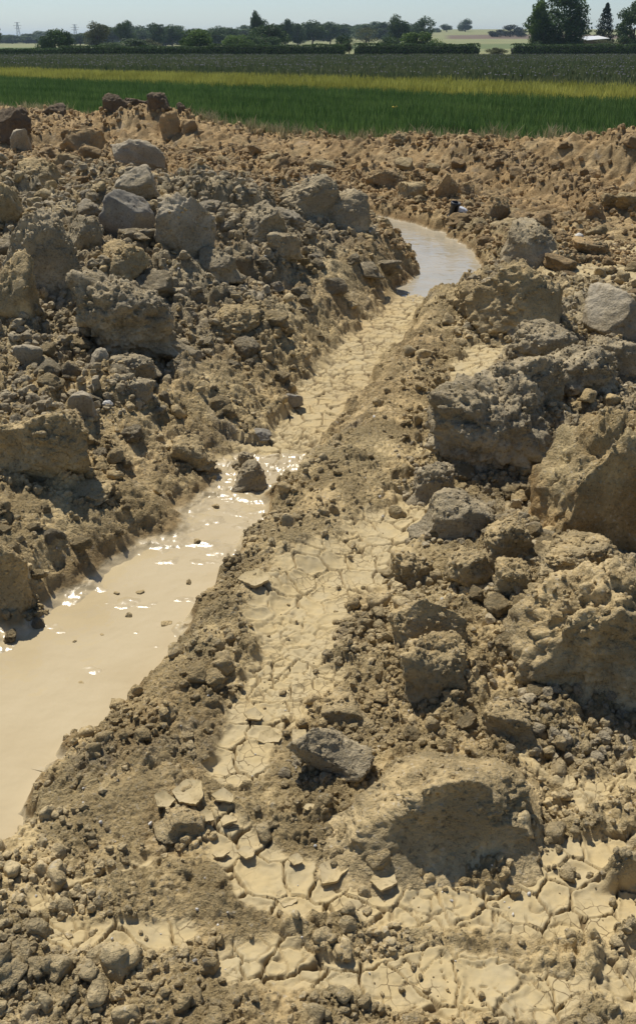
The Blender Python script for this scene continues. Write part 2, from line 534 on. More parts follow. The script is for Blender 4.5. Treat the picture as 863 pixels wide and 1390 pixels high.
    mk = N.new('ShaderNodeMapRange'); Lk.new(noise(N, Lk, co, 7 * scale, 4, .6), mk.inputs[0])
    mk.inputs[1].default_value = .38; mk.inputs[2].default_value = .60; mk.inputs[3].default_value = .18; mk.inputs[4].default_value = 1.25
    hm = N.new('ShaderNodeMath'); hm.operation = 'MULTIPLY'; Lk.new(ad2.outputs[0], hm.inputs[0]); Lk.new(mk.outputs[0], hm.inputs[1])
    bp = N.new('ShaderNodeBump'); bp.inputs['Distance'].default_value = (.018 if ground else .013) * grain
    hsrc = hm.outputs[0]
    Lk.new(hsrc, bp.inputs['Height'])
    if ground:
        fac = N.new('ShaderNodeMath'); fac.operation = 'MAXIMUM'
        Lk.new(sm, fac.inputs[0]); Lk.new(wt, fac.inputs[1])
        mr3 = N.new('ShaderNodeMapRange'); Lk.new(fac.outputs[0], mr3.inputs[0]); mr3.inputs[3].default_value = 1.0; mr3.inputs[4].default_value = .10
        Lk.new(mr3.outputs[0], bp.inputs['Strength'])
    else:
        bp.inputs['Strength'].default_value = bump
    Lk.new(bp.outputs[0], B.inputs['Normal'])
    return m


M_ground = soil_mat('churned_soil', OLIVE, (.53, .41, .215), ground=True)
M_olive = soil_mat('olive_clay', OLIVE, (.52, .41, .23), bump=1)
M_grey = soil_mat('grey_clay', GREY, (.46, .385, .255), bump=1)
M_ochre = soil_mat('ochre_clay', OCHRE, (.36, .26, .14), bump=1)
M_stain = soil_mat('stained_clay', (.47, .365, .19), (.42, .27, .11), bump=1)
M_brown = soil_mat('brown_clay', BROWN, (.17, .125, .08), bump=1, pale=.15)
M_pale = soil_mat('pale_clay', (.45, .385, .275), (.35, .29, .19), bump=.8)
M_rock = soil_mat('grey_stone', (.20, .18, .145), (.29, .262, .21), bump=.25, pale=.3, grain=.5)
M_white = soil_mat('white_stone', (.62, .60, .55), (.55, .52, .46), bump=.2, pale=.2, grain=.5)
MATS = dict(stain=M_stain, olive=M_olive, grey=M_grey, ochre=M_ochre, brown=M_brown, pale=M_pale, rock=M_rock, white=M_white)

# ------------------------------------------------------------------ churned ground
QUAL = 1.0
ys = [-1.2]
while ys[-1] < 30:
    ys.append(ys[-1] + (.022 if ys[-1] < .5 else .009 if ys[-1] < 1.02 else .0022 * (1 + .35 * min(1, max(0, ys[-1] - 1.9))) / QUAL * (1 + (abs(ys[-1]) / 3.0) ** 1.4)))
ys = np.array(ys)
na = int(1500 * QUAL)
ang = np.tan(np.linspace(R(-27), R(27), na))
OY = -4.0
Yg, Ag = np.meshgrid(ys, ang, indexing='ij')
Xg = (Yg - OY) * Ag
zg, Mk = relief(Xg.ravel(), Yg.ravel())
edge = ss(np.abs(np.linspace(-1, 1, na)), .93, 1.0)
edge = np.broadcast_to(edge, Yg.shape).ravel()
endy = np.maximum(ss(Yg.ravel(), 28.5, 30), 1 - ss(Yg.ravel(), -1.2, -1.0))
zg = zg * (1 - np.maximum(edge, endy)) - .12 * np.maximum(edge, endy)
xf, yf = Xg.ravel().astype(np.float32), Yg.ravel().astype(np.float32)
# sideways drift so that crumbs overhang a little
rg = 1 - Mk['smooth']
amp = rg * (.005 + .018 * Mk['heap'] + .008 * Mk['rightp']) * (1 - edge)
dx = amp * fbm2(xf * 16, zg * 16 + yf * 9, 2, 81); dy = amp * fbm2(xf * 16 + 9, zg * 18 - yf * 9, 2, 83)
V = np.stack([xf + dx, yf + dy, zg], 1)
nr = len(ys)
idx = np.arange(nr * na, dtype=np.int32).reshape(nr, na)
F = np.stack([idx[:-1, :-1], idx[:-1, 1:], idx[1:, 1:], idx[1:, :-1]], -1).reshape(-1, 4)
v_ = yf + .8 * xf
ochre = np.clip(ss(yf, 7.5, 12) * 1.0 + .5 * ss(fbm2(xf * .8, yf * .8, 3, 91), .1, .5) * ss(yf, 3, 6), 0, 1)
grey = np.clip(Mk['heap'] * ss(yf, 3.6, 5.2) * (1 - ss(yf, 8.5, 11)) + .85 * Mk['rightp'] * ss(yf, 1.9, 3.0) * (1 - ss(yf, 6, 8)), 0, 1)
grey = grey * ss(fbm2(xf * 1.3, yf * 1.3, 3, 93), -.8, -.1)
wl = 1 - ss(zg - WATER_Z, .004, .016)
nearp = (yf < 3.9)
wet = Mk['rut'] * np.where(nearp, ss(-(yf - 3.9), 0, .5), 0) * (1 - ss(zg - WATER_Z, .008, .028))
wet = np.maximum(wet, (Mk['e'] < .16) * (yf < 3.9) * (1 - ss(zg - WATER_Z, .010, .030)))
wet = np.maximum(wet, Mk['rut'] * wl * ((yf < 3.9) | (yf > 6.9)))
sm = Mk['smooth'] * (1 - .3 * Mk['tm'])
dry = Mk['cm'] * (yf < 6)
damp = (1 - ss(Mk['e'] + .05 * fbm2(xf * 6, yf * 6, 3, 95), .02, .20)) * (1 - ss(zg - WATER_Z, .03, .09)) * ((yf < 3.7) | ((yf > 6.9) & (yf < 12))) * (1 - wet)
damp = np.clip(damp, 0, 1)
ground = mesh_np('churned_mud_ground', V, F, M_ground, attrs=dict(dry=dry, damp=damp, smooth=sm, crack=Mk['crack'], wet=wet, ochre=ochre, grey=grey))
tag(ground, 'churned olive and ochre clay ground with wheel ruts and cracked mud', kind='structure')
print('ground verts', len(V))


def gz(x, y):
    """height of the finished ground mesh at points"""
    x = np.asarray(x, float); y = np.asarray(y, float)
    r = np.clip(np.searchsorted(ys, y), 0, nr - 1)
    c = np.arctan(x / (y - OY))
    c = np.clip(((c - R(-27)) / R(54) * (na - 1)).round().astype(int), 0, na - 1)
    return zg.reshape(nr, na)[r, c]


# ------------------------------------------------------------------ puddles
mw, N, Lk, B = mat_new('muddy_water')
tc = N.new('ShaderNodeTexCoord')
nn = noise(N, Lk, tc.outputs['Object'], 2.5, 3, .5)
Lk.new(mixc(N, Lk, ramp(N, Lk, nn, .35, .65), (.48, .392, .243), (.44, .352, .21)), B.inputs['Base Color'])
B.inputs['Roughness'].default_value = .06
B.inputs['Specular IOR Level'].default_value = .5
B.inputs['IOR'].default_value = 1.33
nb = noise(N, Lk, tc.outputs['Object'], 9, 3, .5)
bp = N.new('ShaderNodeBump'); bp.inputs['Distance'].default_value = .02; bp.inputs['Strength'].default_value = .5
Lk.new(nb, bp.inputs['Height']); Lk.new(bp.outputs[0], B.inputs['Normal'])


mw2 = mw.copy(); mw2.name = 'clearer_water'
for n_ in mw2.node_tree.nodes:
    if n_.type == 'MIX': n_.inputs[6].default_value = (.36, .32, .24, 1); n_.inputs[7].default_value = (.40, .35, .26, 1)
    if n_.type == 'BSDF_PRINCIPLED': n_.inputs['Roughness'].default_value = .02


def water(name, y0, y1, zz, label, wm, steps=60):
    pts = [p for p in RUT]
    dense = []
    for (ax, ay, aw), (bx, by, bw) in zip(pts[:-1], pts[1:]):
        for k in range(12):
            t = k / 12
            dense.append((ax + (bx - ax) * t, ay + (by - ay) * t, aw + (bw - aw) * t))
    V, Fq = [], []
    sel = [i for i, p in enumerate(dense) if y0 <= p[1] <= y1 and 0 < i < len(dense) - 1]
    for i in sel:
        x, y, w_ = dense[i]
        tx, ty = dense[i + 1][0] - dense[i - 1][0], dense[i + 1][1] - dense[i - 1][1]
        L = math.hypot(tx, ty); nx, ny = -ty / L, tx / L
        for k in range(9):
            q = (k / 8 * 2 - 1) * (w_ + .12)
            V.append((x + nx * q, y + ny * q, zz))
    for r_ in range(len(sel) - 1):
        for k in range(8):
            a = r_ * 9 + k
            Fq.append((a, a + 9, a + 10, a + 1))
    o = mesh_np(name, V, Fq, wm)
    tag(o, label, kind='structure')


water('puddle', -1, 3.75, WATER_Z, 'wide beige puddle filling the near wheel rut', mw)
water('puddle', 6.45, 12.5, WATER_Z + .004, 'curved sky reflecting puddle at the far bend of the rut', mw2)

# ------------------------------------------------------------------ clods
SHAPES = {}


def clod_shape(seed, sub=5, sharp=10, crumb=.5, nplanes=10, planes=None, top=.0, face=None, flatz=1.0):
    """unit clod: a broken polyhedral lump, its skin roughened by packed crumbs (more where `crumb`)"""
    key = (seed, sub, sharp, crumb, nplanes, top, str(face))
    if key in SHAPES: return SHAPES[key]
    D, Fc = ico(sub)
    rs = np.random.default_rng(seed)
    n = rs.normal(size=(nplanes, 3)); n /= np.linalg.norm(n, axis=1)[:, None]
    h = rs.uniform(.62, 1.0, nplanes)
    for a in ((1, 0, 0), (-1, 0, 0), (0, 1, 0), (0, -1, 0), (0, 0, 1), (0, 0, -1)):
        n = np.vstack([n, a]); h = np.append(h, rs.uniform(.9, 1.05))
    if face is not None:
        for f_ in face:
            q = np.array(f_[:3], float); q /= np.linalg.norm(q)
            n = np.vstack([n, q]); h = np.append(h, f_[3])
    s = np.maximum(D @ n.T / h, 0)
    r = (s ** sharp).sum(1) ** (-1 / sharp)
    P = D * r[:, None]
    off = rs.uniform(0, 50, 3)
    q = P + off
    P = P * (1 + .20 * fbm3(q * 1.7, 5, .6) + .07 * (1 - 2 * np.abs(fbm3(q * 3.1 + 5, 4, .55))))[:, None]
    Nn = D * .5 + P / np.linalg.norm(P, axis=1)[:, None] * .5
    cm = np.clip(crumb + 1.5 * fbm3(q * 1.5, 3) + top * P[:, 2], 0, 1)[:, None]
    P = P + Nn * cm * (.22 * (lumps3(q * 3.1, seed)[:, None] - .35))
    P = P + Nn * (cm * .9 + .05) * (.14 * (lumps3(q * 6.5, seed + 1)[:, None] - .3))
    if sub >= 4:
        P = P + Nn * (cm * .9 + .05) * (.080 * (lumps3(q * 13, seed + 2)[:, None] - .3))
    if sub >= 5:
        P = P + Nn * (cm + .06) * (.042 * (lumps3(q * 27, seed + 3)[:, None] - .3))
        P = P + Nn * ((.012 + .034 * cm) * fbm3(q * 9, 5, .65)[:, None])
        crk = 1 - np.clip(np.abs(perlin3(q * 2.1 + 7)) / .018, 0, 1)
        P = P - Nn * (.045 * crk * (perlin3(q * 1.2 + 3) > -.02))[:, None]
    cuts = [(np.array(f_[:3], float) / np.linalg.norm(f_[:3]), f_[3] * .93) for f_ in (face or [])[:1]]
    if crumb >= .75: cuts = []
    if crumb < .75:
        for _ in range(3):
            a = rs.normal(size=3); a[2] *= .7; a /= np.linalg.norm(a)
            cuts.append((a, rs.uniform(.60, .74)))
    nz = (.15 if face is None else .09) * fbm3(q * 2.2 + 3, 5, .55) + .014 * fbm3(q * 14, 3, .6) + .05 * cm[:, 0]
    for a, h_ in cuts:
        d_ = P @ a - h_ - nz
        P = P - a * (np.maximum(d_, 0) * .94)[:, None]
    lo = np.clip(-P[:, 2], 0, .75)
    P = P * np.stack([1 / np.sqrt(1 - lo ** 2 * .95), 1 / np.sqrt(1 - lo ** 2 * .95), np.ones(len(P))], 1)
    if sub >= 6:
        P = P + Nn * (cm * .024 + .006) * (lumps3(q * 52, seed + 4)[:, None] - .3)
    SHAPES[key] = (P.astype(np.float32), Fc)
    return SHAPES[key]


CL_DONE = []


CLV = []


def clod(px, base, wpx, hpx, tone, label, seed, sub=5, cat='clod', name='soil_clod', yaw=0, tilt=(0, 0), depth=.85, sink=.30, group=None, **kw):
    x, y, z, t = at(px, base)
    if y + .8 * x > 16.5:                       # stands on the berm, not in the crop
        d = ray(px, base); t = 16.2 / (d[1] + .8 * d[0]); x, y = d[0] * t, d[1] * t
        z = float(gz(x, y))
    m = t / FPX
    w_ = wpx * m
    dl = math.atan2(CAM_H - z, y)
    dp = w_ * depth
    hh = max((hpx * m - .45 * dp * math.sin(dl)) / math.cos(dl), .32 * w_ * min(1, hpx / wpx * 1.4))
    P, Fc = clod_shape(seed, sub, **kw)
    vis = P[P[:, 2] > P[:, 2].min() + .30 * np.ptp(P[:, 2])]
    lo_, hi_ = vis.min(0), vis.max(0); lo_[2] = P[:, 2].min()
    ext = hi_ - lo_
    Q = (P - (hi_ + lo_) / 2) / ext
    c_, s_ = math.cos(tilt[0]), math.sin(tilt[0])           # roll about the view axis
    Q = Q * (w_, dp, hh * (1 + sink))
    Q = np.stack([Q[:, 0] * c_ - Q[:, 2] * s_, Q[:, 1], Q[:, 0] * s_ + Q[:, 2] * c_], 1)
    c_, s_ = math.cos(yaw), math.sin(yaw)
    Q = np.stack([Q[:, 0] * c_ - Q[:, 1] * s_, Q[:, 0] * s_ + Q[:, 1] * c_, Q[:, 2]], 1)
    o = mesh_np(name, Q, Fc, MATS[tone])
    yy = y + dp * .42
    zz = float(min(gz(x, y), gz(x, yy) + .02))
    o.location = (x, yy, zz + hh * .5 - hh * sink * .5)
    tag(o, label, cat, group)
    CL_DONE.append((x, yy, max(w_, dp) * .5))
    if sub >= 4 and cat == 'clod': CLV.append((Q + np.array(o.location), w_, dp, x, yy, tone, kw.get('crumb', .5)))
    return o


front = [(.05, -1, .22, .52), (.55, -.6, .35, .72), (-.5, -.75, .2, .75), (.1, .55, .8, .60), (-.75, .1, .6, .66), (.8, .1, .5, .72)]
clod(600, 1184, 286, 138, 'olive', 'largest near clod with a smooth shaded front face, above the cracked mud', 311, 6, face=front, crumb=.12, top=.55, sharp=14, depth=.62, nplanes=4, yaw=.06, sink=.28)
clod(440, 1066, 82, 72, 'grey', 'smooth grey clod just left of the largest near clod', 12, 6, crumb=.05, sharp=6, depth=.8, tilt=(.5,))
clod(812, 962, 250, 185, 'olive', 'massive crumbly boulder of clay at the right edge', 13, 6, crumb=.76, top=.2, sharp=12, depth=.75, sink=.4, face=[(-.25, -1, .2, .62), (-.6, -.1, .8, .62), (.2, -.3, 1, .7)])
clod(790, 830, 130, 100, 'olive', 'crumbly clod heaped on the back of the massive boulder', 113, 6, crumb=.7, top=.2, sharp=8, depth=.8, sink=-.45)
clod(838, 752, 225, 205, 'stain', 'big squared clay block with an orange stained lower face at the right edge', 14, 6, crumb=.15, top=.45, sharp=14, depth=.7, face=[(0, -1, .18, .55), (-.7, -.1, .8, .60), (-.9, -.4, 0, .75), (.1, -.5, .9, .66)], nplanes=6, sink=.4)
clod(583, 890, 112, 74, 'olive', 'angular clod with one smooth slanting face, above the largest near clod', 15, 6, crumb=.08, sharp=16, face=[(.3, -.8, .5, .5), (-.6, -.5, .4, .7)], depth=.7)
clod(590, 955, 100, 78, 'olive', 'crumbly clod directly above the largest near clod', 16, 5, crumb=.8, sharp=6)
clod(627, 740, 100, 66, 'grey', 'rough grey block at the left foot of the right hand rubble', 17, 5, crumb=.3, sharp=12, depth=.8)
clod(590, 684, 66, 54, 'grey', 'dark crumbly lump casting shadow on the cracked strip', 18, 5, crumb=.8, sharp=6)
clod(672, 645, 185, 130, 'grey', 'broad heap-like clod packed with stones right of the cracked strip', 19, 6, crumb=.95, sharp=5, depth=.8)
clod(715, 585, 120, 100, 'grey', 'stony lump with a pale slab on it, upper right rubble', 20, 6, crumb=.8, sharp=6, depth=.8)
clod(790, 545, 130, 85, 'grey', 'low crumbly lump above the big squared block', 21, 5, crumb=.8, sharp=6)
clod(740, 500, 90, 55, 'grey', 'small crumbly lump below the brown faced block', 22, 5, crumb=.8, sharp=6)
clod(835, 515, 80, 60, 'grey', 'crumbly lump at the right edge below the pale angular rock', 23, 5, crumb=.8, sharp=6)
clod(708, 468, 148, 98, 'olive', 'large brown block with a flat front beside the far puddle', 24, 6, crumb=.25, top=.3, sharp=12, face=[(.1, -1, .2, .55), (-.7, -.6, .3, .62), (.5, .1, .9, .7)], nplanes=7, depth=.7, yaw=.2)
clod(640, 440, 60, 60, 'olive', 'crumbly clod leaning on the left of the brown faced block', 25, 5, crumb=.7, sharp=6)
clod(722, 362, 82, 66, 'grey', 'round dark grey clod behind the brown faced block', 26, 5, crumb=.25, top=.3, sharp=8)
clod(840, 458, 90, 72, 'pale', 'pale angular rock at the right edge', 27, 5, 'rock', 'rock', crumb=.05, sharp=18, face=[(-.5, -.6, .6, .55), (.6, -.7, .2, .6)])
clod(675, 300, 37, 34, 'ochre', 'small ochre block behind the far puddle', 28, 4, crumb=.05, sharp=16)
clod(160, 497, 150, 125, 'grey', 'round very crumbly clod in the middle of the left heap', 29, 6, crumb=1.0, sharp=5, depth=.9)
clod(58, 664, 150, 104, 'olive', 'flat topped clay slab at the left edge', 30, 6, crumb=.45, top=.2, yaw=-.35, sharp=16, face=[(-.15, .2, 1, .45), (.85, -.55, 0, .6), (0, -1, 0, .6)], tilt=(.22,), depth=.8, sink=.3)
clod(172, 322, 76, 58, 'rock', 'smooth grey stone slab tilted on the left heap', 31, 5, 'rock', 'rock', crumb=0, sharp=9, tilt=(-.45,), depth=.7, face=[(.1, -.3, 1, .45), (0, -1, .1, .6)])
clod(50, 392, 105, 100, 'grey', 'tall streaked clod near the left edge of the heap', 32, 6, crumb=.55, tilt=(.2,), yaw=.3, top=.3, sharp=9, depth=.6, face=[(0, -1, .1, .55)])
clod(112, 350, 70, 66, 'grey', 'upright slab beside the smooth grey stone', 33, 5, crumb=.6, tilt=(-.4,), yaw=-.3, sharp=10, depth=.6)
clod(250, 362, 88, 88, 'pale', 'pale broken block right of the smooth grey stone', 34, 6, crumb=.15, top=.2, sharp=14, tilt=(-.3,), face=[(.5, -.6, .5, .55)])
clod(184, 282, 56, 44, 'pale', 'pale rock behind the smooth grey stone', 35, 5, 'rock', 'rock', crumb=.15, sharp=12)
clod(14, 432, 66, 92, 'olive', 'dark split block cut by the left edge', 36, 5, crumb=.15, sharp=12)
clod(165, 393, 70, 50, 'olive', 'dark lump below the smooth grey stone', 37, 5, crumb=.3, sharp=8)
clod(294, 386, 58, 42, 'grey', 'rounded clod below the pale broken block', 38, 5, crumb=.2, sharp=7)
clod(357, 352, 68, 50, 'grey', 'angular clod in the middle of the left heap crest', 39, 5, crumb=.3, sharp=12)
clod(385, 375, 46, 36, 'grey', 'small angular clod on the heap above the rut', 40, 5, crumb=.3, sharp=12)
clod(320, 464, 66, 44, 'olive', 'crumbly clod on the slope right of the round crumbly clod', 41, 5, crumb=.7, sharp=6)
clod(420, 298, 90, 62, 'grey', 'wide grey mass on the heap crest, left of the far puddle', 42, 6, crumb=.3, sharp=8, depth=.6)
clod(472, 312, 66, 56, 'grey', 'blocky clod at the right end of the heap crest', 43, 5, crumb=.25, sharp=9, depth=.6)
clod(190, 238, 90, 44, 'pale', 'long pale slab lying on top of the left heap', 44, 5, crumb=.15, sharp=12, tilt=(-.3,), depth=.5)
clod(105, 210, 62, 34, 'ochre', 'wedge of ochre clay behind the left heap', 45, 5, crumb=.1, sharp=12)
clod(232, 188, 30, 34, 'ochre', 'narrow upright clod at the far edge of the wheel track', 46, 5, tilt=(.3,), crumb=.2, sharp=10)
clod(256, 184, 24, 18, 'ochre', 'squat clod touching the narrow upright clod', 47, 4, crumb=.2, sharp=10)
clod(18, 198, 52, 42, 'brown', 'tall brown clod at the far left edge', 48, 5, crumb=.6, sharp=9, depth=.6)
clod(28, 212, 28, 30, 'pale', 'pale clod in front of the tall brown clod', 49, 4, crumb=.2, sharp=9)
clod(152, 154, 34, 26, 'brown', 'pointed brown clod on the far berm', 50, 5, crumb=.3, sharp=14, tilt=(.7,), depth=.5)
clod(180, 149, 36, 20, 'brown', 'jagged brown clod on the far berm between two others', 51, 5, crumb=.8, sharp=8, tilt=(-.4,))
clod(212, 161, 34, 26, 'brown', 'dark blocky brown clod at the right of the berm trio', 52, 5, crumb=.4, sharp=12, tilt=(.25,))
clod(246, 151, 13, 12, 'brown', 'tiny brown clod right of the berm trio', 53, 4, crumb=.3)
clod(72, 160, 34, 16, 'brown', 'low dark clod on the berm at the left', 54, 4, crumb=.5)
clod(340, 668, 42, 40, 'grey', 'stone standing alone in the wet mud of the rut', 55, 5, 'rock', 'rock', crumb=.35, sharp=9, depth=.8, sink=.1)
clod(334, 640, 22, 26, 'grey', 'knob of clay perched on the lone stone in the rut', 56, 4, crumb=.4, sink=.0, depth=.9)
clod(398, 557, 28, 22, 'rock', 'small dark stone on the left edge of the dried rut', 57, 4, 'rock', 'rock', crumb=.1, sharp=12)
clod(356, 602, 26, 14, 'rock', 'flat dark stone at the edge of the wet mud', 58, 4, 'rock', 'rock', crumb=.1)
clod(598, 530, 26, 24, 'olive', 'lone ball of clay at the top of the cracked strip', 59, 4, crumb=.4, sharp=5)
clod(4, 836, 70, 84, 'olive', 'block cut by the left edge above the near puddle', 60, 6, crumb=.15, sharp=12, depth=.7)
clod(787, 326, 16, 11, 'white', 'white pebble on the flat ground at far right', 61, 4, 'pebble', 'pebble', crumb=0, sharp=5)
clod(805, 347, 54, 26, 'ochre', 'ochre lumps beside the white pebble', 62, 5, crumb=.3, sharp=12)
clod(808, 303, 32, 28, 'ochre', 'dark ochre lump beyond the white pebble', 63, 5, crumb=.5)
clod(607, 275, 34, 36, 'ochre', 'pale upright slab behind the black pipe', 64, 5, crumb=.1, sharp=14, depth=.5)
clod(632, 272, 26, 22, 'ochre', 'small clod right of the pale upright slab', 65, 4, crumb=.3)
clod(524, 262, 60, 30, 'ochre', 'long clod beyond the far end of the heap', 66, 5, crumb=.35, sharp=9)
clod(560, 275, 40, 24, 'olive', 'low clod behind the far puddle', 67, 4, crumb=.35, sharp=9)
clod(50, 250, 60, 40, 'olive', 'ochre grey lump at the back of the left heap', 68, 5, crumb=.4, sharp=9)
clod(5, 310, 50, 60, 'olive', 'broad clod at the left edge behind the streaked clod', 69, 5, crumb=.4, sharp=9)
clod(137, 528, 26, 24, 'pale', 'pale stone under the round crumbly clod', 70, 4, 'rock', 'rock', crumb=.1)
clod(190, 566, 42, 30, 'grey', 'grey clod below the round crumbly clod', 71, 4, crumb=.6)
clod(147, 566, 16, 13, 'white', 'whitish pebble among grey crumbs on the left', 72, 4, 'pebble', 'pebble', crumb=.05, sharp=6)
clod(182, 535, 60, 36, 'grey', 'shaded clod between the round crumbly clod and the grey pebbles', 73, 5, crumb=.5)
clod(112, 580, 34, 36, 'pale', 'pale stone behind the flat topped clay slab', 74, 4, 'rock', 'rock', crumb=.05)
clod(40, 500, 40, 34, 'pale', 'light stone in the crumbs left of the round crumbly clod', 75, 4, 'rock', 'rock', crumb=.1)
clod(703, 556, 36, 20, 'pale', 'pale slab resting on the stony lump', 76, 4, 'rock', 'rock', crumb=0, sharp=14, sink=-.9, depth=.7)
clod(465, 994, 60, 34, 'olive', 'smooth rounded clod behind the smooth grey clod', 77, 5, crumb=.15, sharp=7)
clod(690, 1015, 70, 50, 'olive', 'rounded clod behind the right end of the largest near clod', 78, 5, crumb=.4, sharp=7)
clod(690, 790, 70, 60, 'olive', 'clod in shadow between the right boulders and the angular clod', 79, 5, crumb=.7)
clod(700, 840, 60, 50, 'olive', 'crumbly lump under the massive boulder', 80, 5, crumb=.7)
clod(560, 800, 60, 46, 'olive', 'crumbly lump left of the shaded hollow', 81, 5, crumb=.8)
clod(640, 810, 70, 50, 'olive', 'ochre flecked lump in the middle of the right hand rubble', 82, 5, crumb=.6)
clod(250, 1150, 60, 34, 'olive', 'curled wet lump below the near puddle shore', 83, 5, crumb=.05, sharp=12, tilt=(-.25,))
clod(120, 690, 60, 22, 'olive', 'narrow flat lump on the lower left bank', 84, 5, crumb=.2, sharp=12)
clod(255, 640, 60, 40, 'olive', 'wedge shaped lump half way down the left bank', 85, 5, crumb=.3, sharp=12)

for i_, (a_, b_, c_) in enumerate([(112, 938, 12), (226, 856, 16), (292, 690, 11), (268, 742, 10), (190, 808, 12), (158, 812, 10), (140, 870, 8), (60, 1010, 7), (372, 705, 12)]):
    clod(a_, b_, c_, c_ * .6, 'olive', 'small muddy lump poking out of the near puddle', 140 + i_, 3, crumb=.4, group='muddy lumps in the near puddle')

# many smaller clods, each an object of its own
ZONES = [  # name, count, polygon in photo pixels, size range m, tones, label, group
    ('heap', 75, [(0, 260), (480, 300), (540, 360), (420, 480), (300, 560), (0, 560)], (.07, .20), ('grey', 'grey', 'olive', 'pale'), 'fist to head sized grey clod on the left heap', 'small clods of the left heap'),
    ('right', 55, [(620, 560), (700, 480), (863, 470), (863, 700), (700, 1000), (540, 1010), (560, 800)], (.035, .10), ('olive', 'olive', 'olive'), 'fist sized crumbly clod among the right hand rubble', 'small clods of the right hand rubble'),
    ('back', 120, [(0, 200), (120, 170), (430, 175), (863, 200), (863, 420), (700, 350), (560, 290), (300, 230), (0, 260)], (.08, .30), ('ochre', 'ochre', 'olive'), 'ochre clod scattered over the back ground by the tracks', 'small clods of the ochre back ground'),
    ('bank', 25, [(0, 700), (220, 560), (520, 380), (540, 410), (280, 640), (60, 850), (0, 880)], (.03, .09), ('olive', 'olive', 'grey'), 'small olive clod on the left bank of the rut', 'small clods of the left bank')]
protos = {}
rs = random.Random(5)


def inside(p, poly_):
    x, y = p; r = False
    for (x0, y0), (x1, y1) in zip(poly_, poly_[1:] + poly_[:1]):
        if (y0 > y) != (y1 > y) and x < (x1 - x0) * (y - y0) / (y1 - y0) + x0: r = not r
    return r


for zn, cnt, pg, szr, tones, lab, grp in ZONES:
    bx = [p[0] for p in pg]; by = [p[1] for p in pg]
    k = 0; tries = 0
    while k < cnt and tries < 4000:
        tries += 1
        p = (rs.uniform(min(bx), max(bx)), rs.uniform(min(by), max(by)))
        if not inside(p, pg): continue
        x, y, z, t = at(*p)
        s_ = szr[0] + (szr[1] - szr[0]) * rs.random() ** 2.2
        if any(math.hypot(x - a, y - b) < c * .6 + s_ * .4 for a, b, c in CL_DONE): continue
        if zn == 'back' and rs.random() < .9 and float(macro(np.array([x]), np.array([y]))[1]['tm'][0]) > .3: continue
        tone = rs.choice(tones); kk = (tone, rs.randrange(6))
        if kk not in protos:
            P, Fc = clod_shape(200 + kk[1], 4, sharp=rs.choice((6, 9, 14)), crumb=rs.choice((.2, .5, .9)))
            o = mesh_np('soil_clod', P * .5, Fc, MATS[tone]); protos[kk] = o
        else:
            o = protos[kk].copy(); C.objects.link(o)
        o.location = (x, y, float(gz(x, y)) + s_ * .18)
        o.scale = (s_ * rs.uniform(.9, 1.3), s_ * rs.uniform(.8, 1.1), s_ * rs.uniform(.6, .85))
        o.rotation_euler = (rs.uniform(-.3, .3), rs.uniform(-.3, .3), rs.uniform(0, 6.28))
        tag(o, lab, 'clod', grp)
        CL_DONE.append((x, y, s_ * .5))
        k += 1

# ------------------------------------------------------------------ crumbs nobody could count
nr_ = np.random.default_rng(3)


def scatter(name, n, ylim, size, mat, label, keep, sub=1, pw=3.2, variants=16, spread=.42, pts=None):
    base = [clod_shape(300 + i, sub, sharp=6 + i % 5 * 2, crumb=.6) for i in range(variants)]
    u = nr_.random(n * 4)
    y = ylim[0] * (ylim[1] / ylim[0]) ** u
    x = nr_.uniform(-1, 1, n * 4) * (spread * y + .35)
    z, M = macro(x.astype(np.float32), y.astype(np.float32))
    kp = nr_.random(n * 4) < keep(x, y, M)
    x, y = x[kp][:n], y[kp][:n]
    if pts is not None: x, y = pts[0], pts[1]
    n = len(x)
    s = (size[0] + (size[1] - size[0]) * nr_.random(n) ** pw) * (0.6 + .28 * y ** .8)
    z = gz(x, y) if pts is None else pts[2]
    V, F, o = [], [], 0
    for i in range(variants):
        P, Fc = base[i]
        sel = np.arange(i, n, variants)
        k = len(sel)
        th = nr_.uniform(0, 6.28, k); ph = nr_.uniform(-.6, .6, k)
        sc3 = nr_.uniform(.7, 1.2, (k, 1, 3)) * s[sel][:, None, None] * .5
        Q = P[None] * sc3
        c, sn = np.cos(ph)[:, None], np.sin(ph)[:, None]
        Q = np.stack([Q[..., 0], Q[..., 1] * c - Q[..., 2] * sn, Q[..., 1] * sn + Q[..., 2] * c], -1)
        c, sn = np.cos(th)[:, None], np.sin(th)[:, None]
        Q = np.stack([Q[..., 0] * c - Q[..., 1] * sn, Q[..., 0] * sn + Q[..., 1] * c, Q[..., 2]], -1)
        Q += np.stack([x[sel], y[sel], z[sel] + s[sel] * .22], -1)[:, None]
        V.append(Q.reshape(-1, 3))
        F.append((Fc[None] + (o + np.arange(k) * len(P))[:, None, None]).reshape(-1, 3))
        o += k * len(P)
    ob = mesh_np(name, np.concatenate(V), np.concatenate(F), mat, smooth=sub >= 3)
    tag(ob, label, kind='stuff')
    return ob


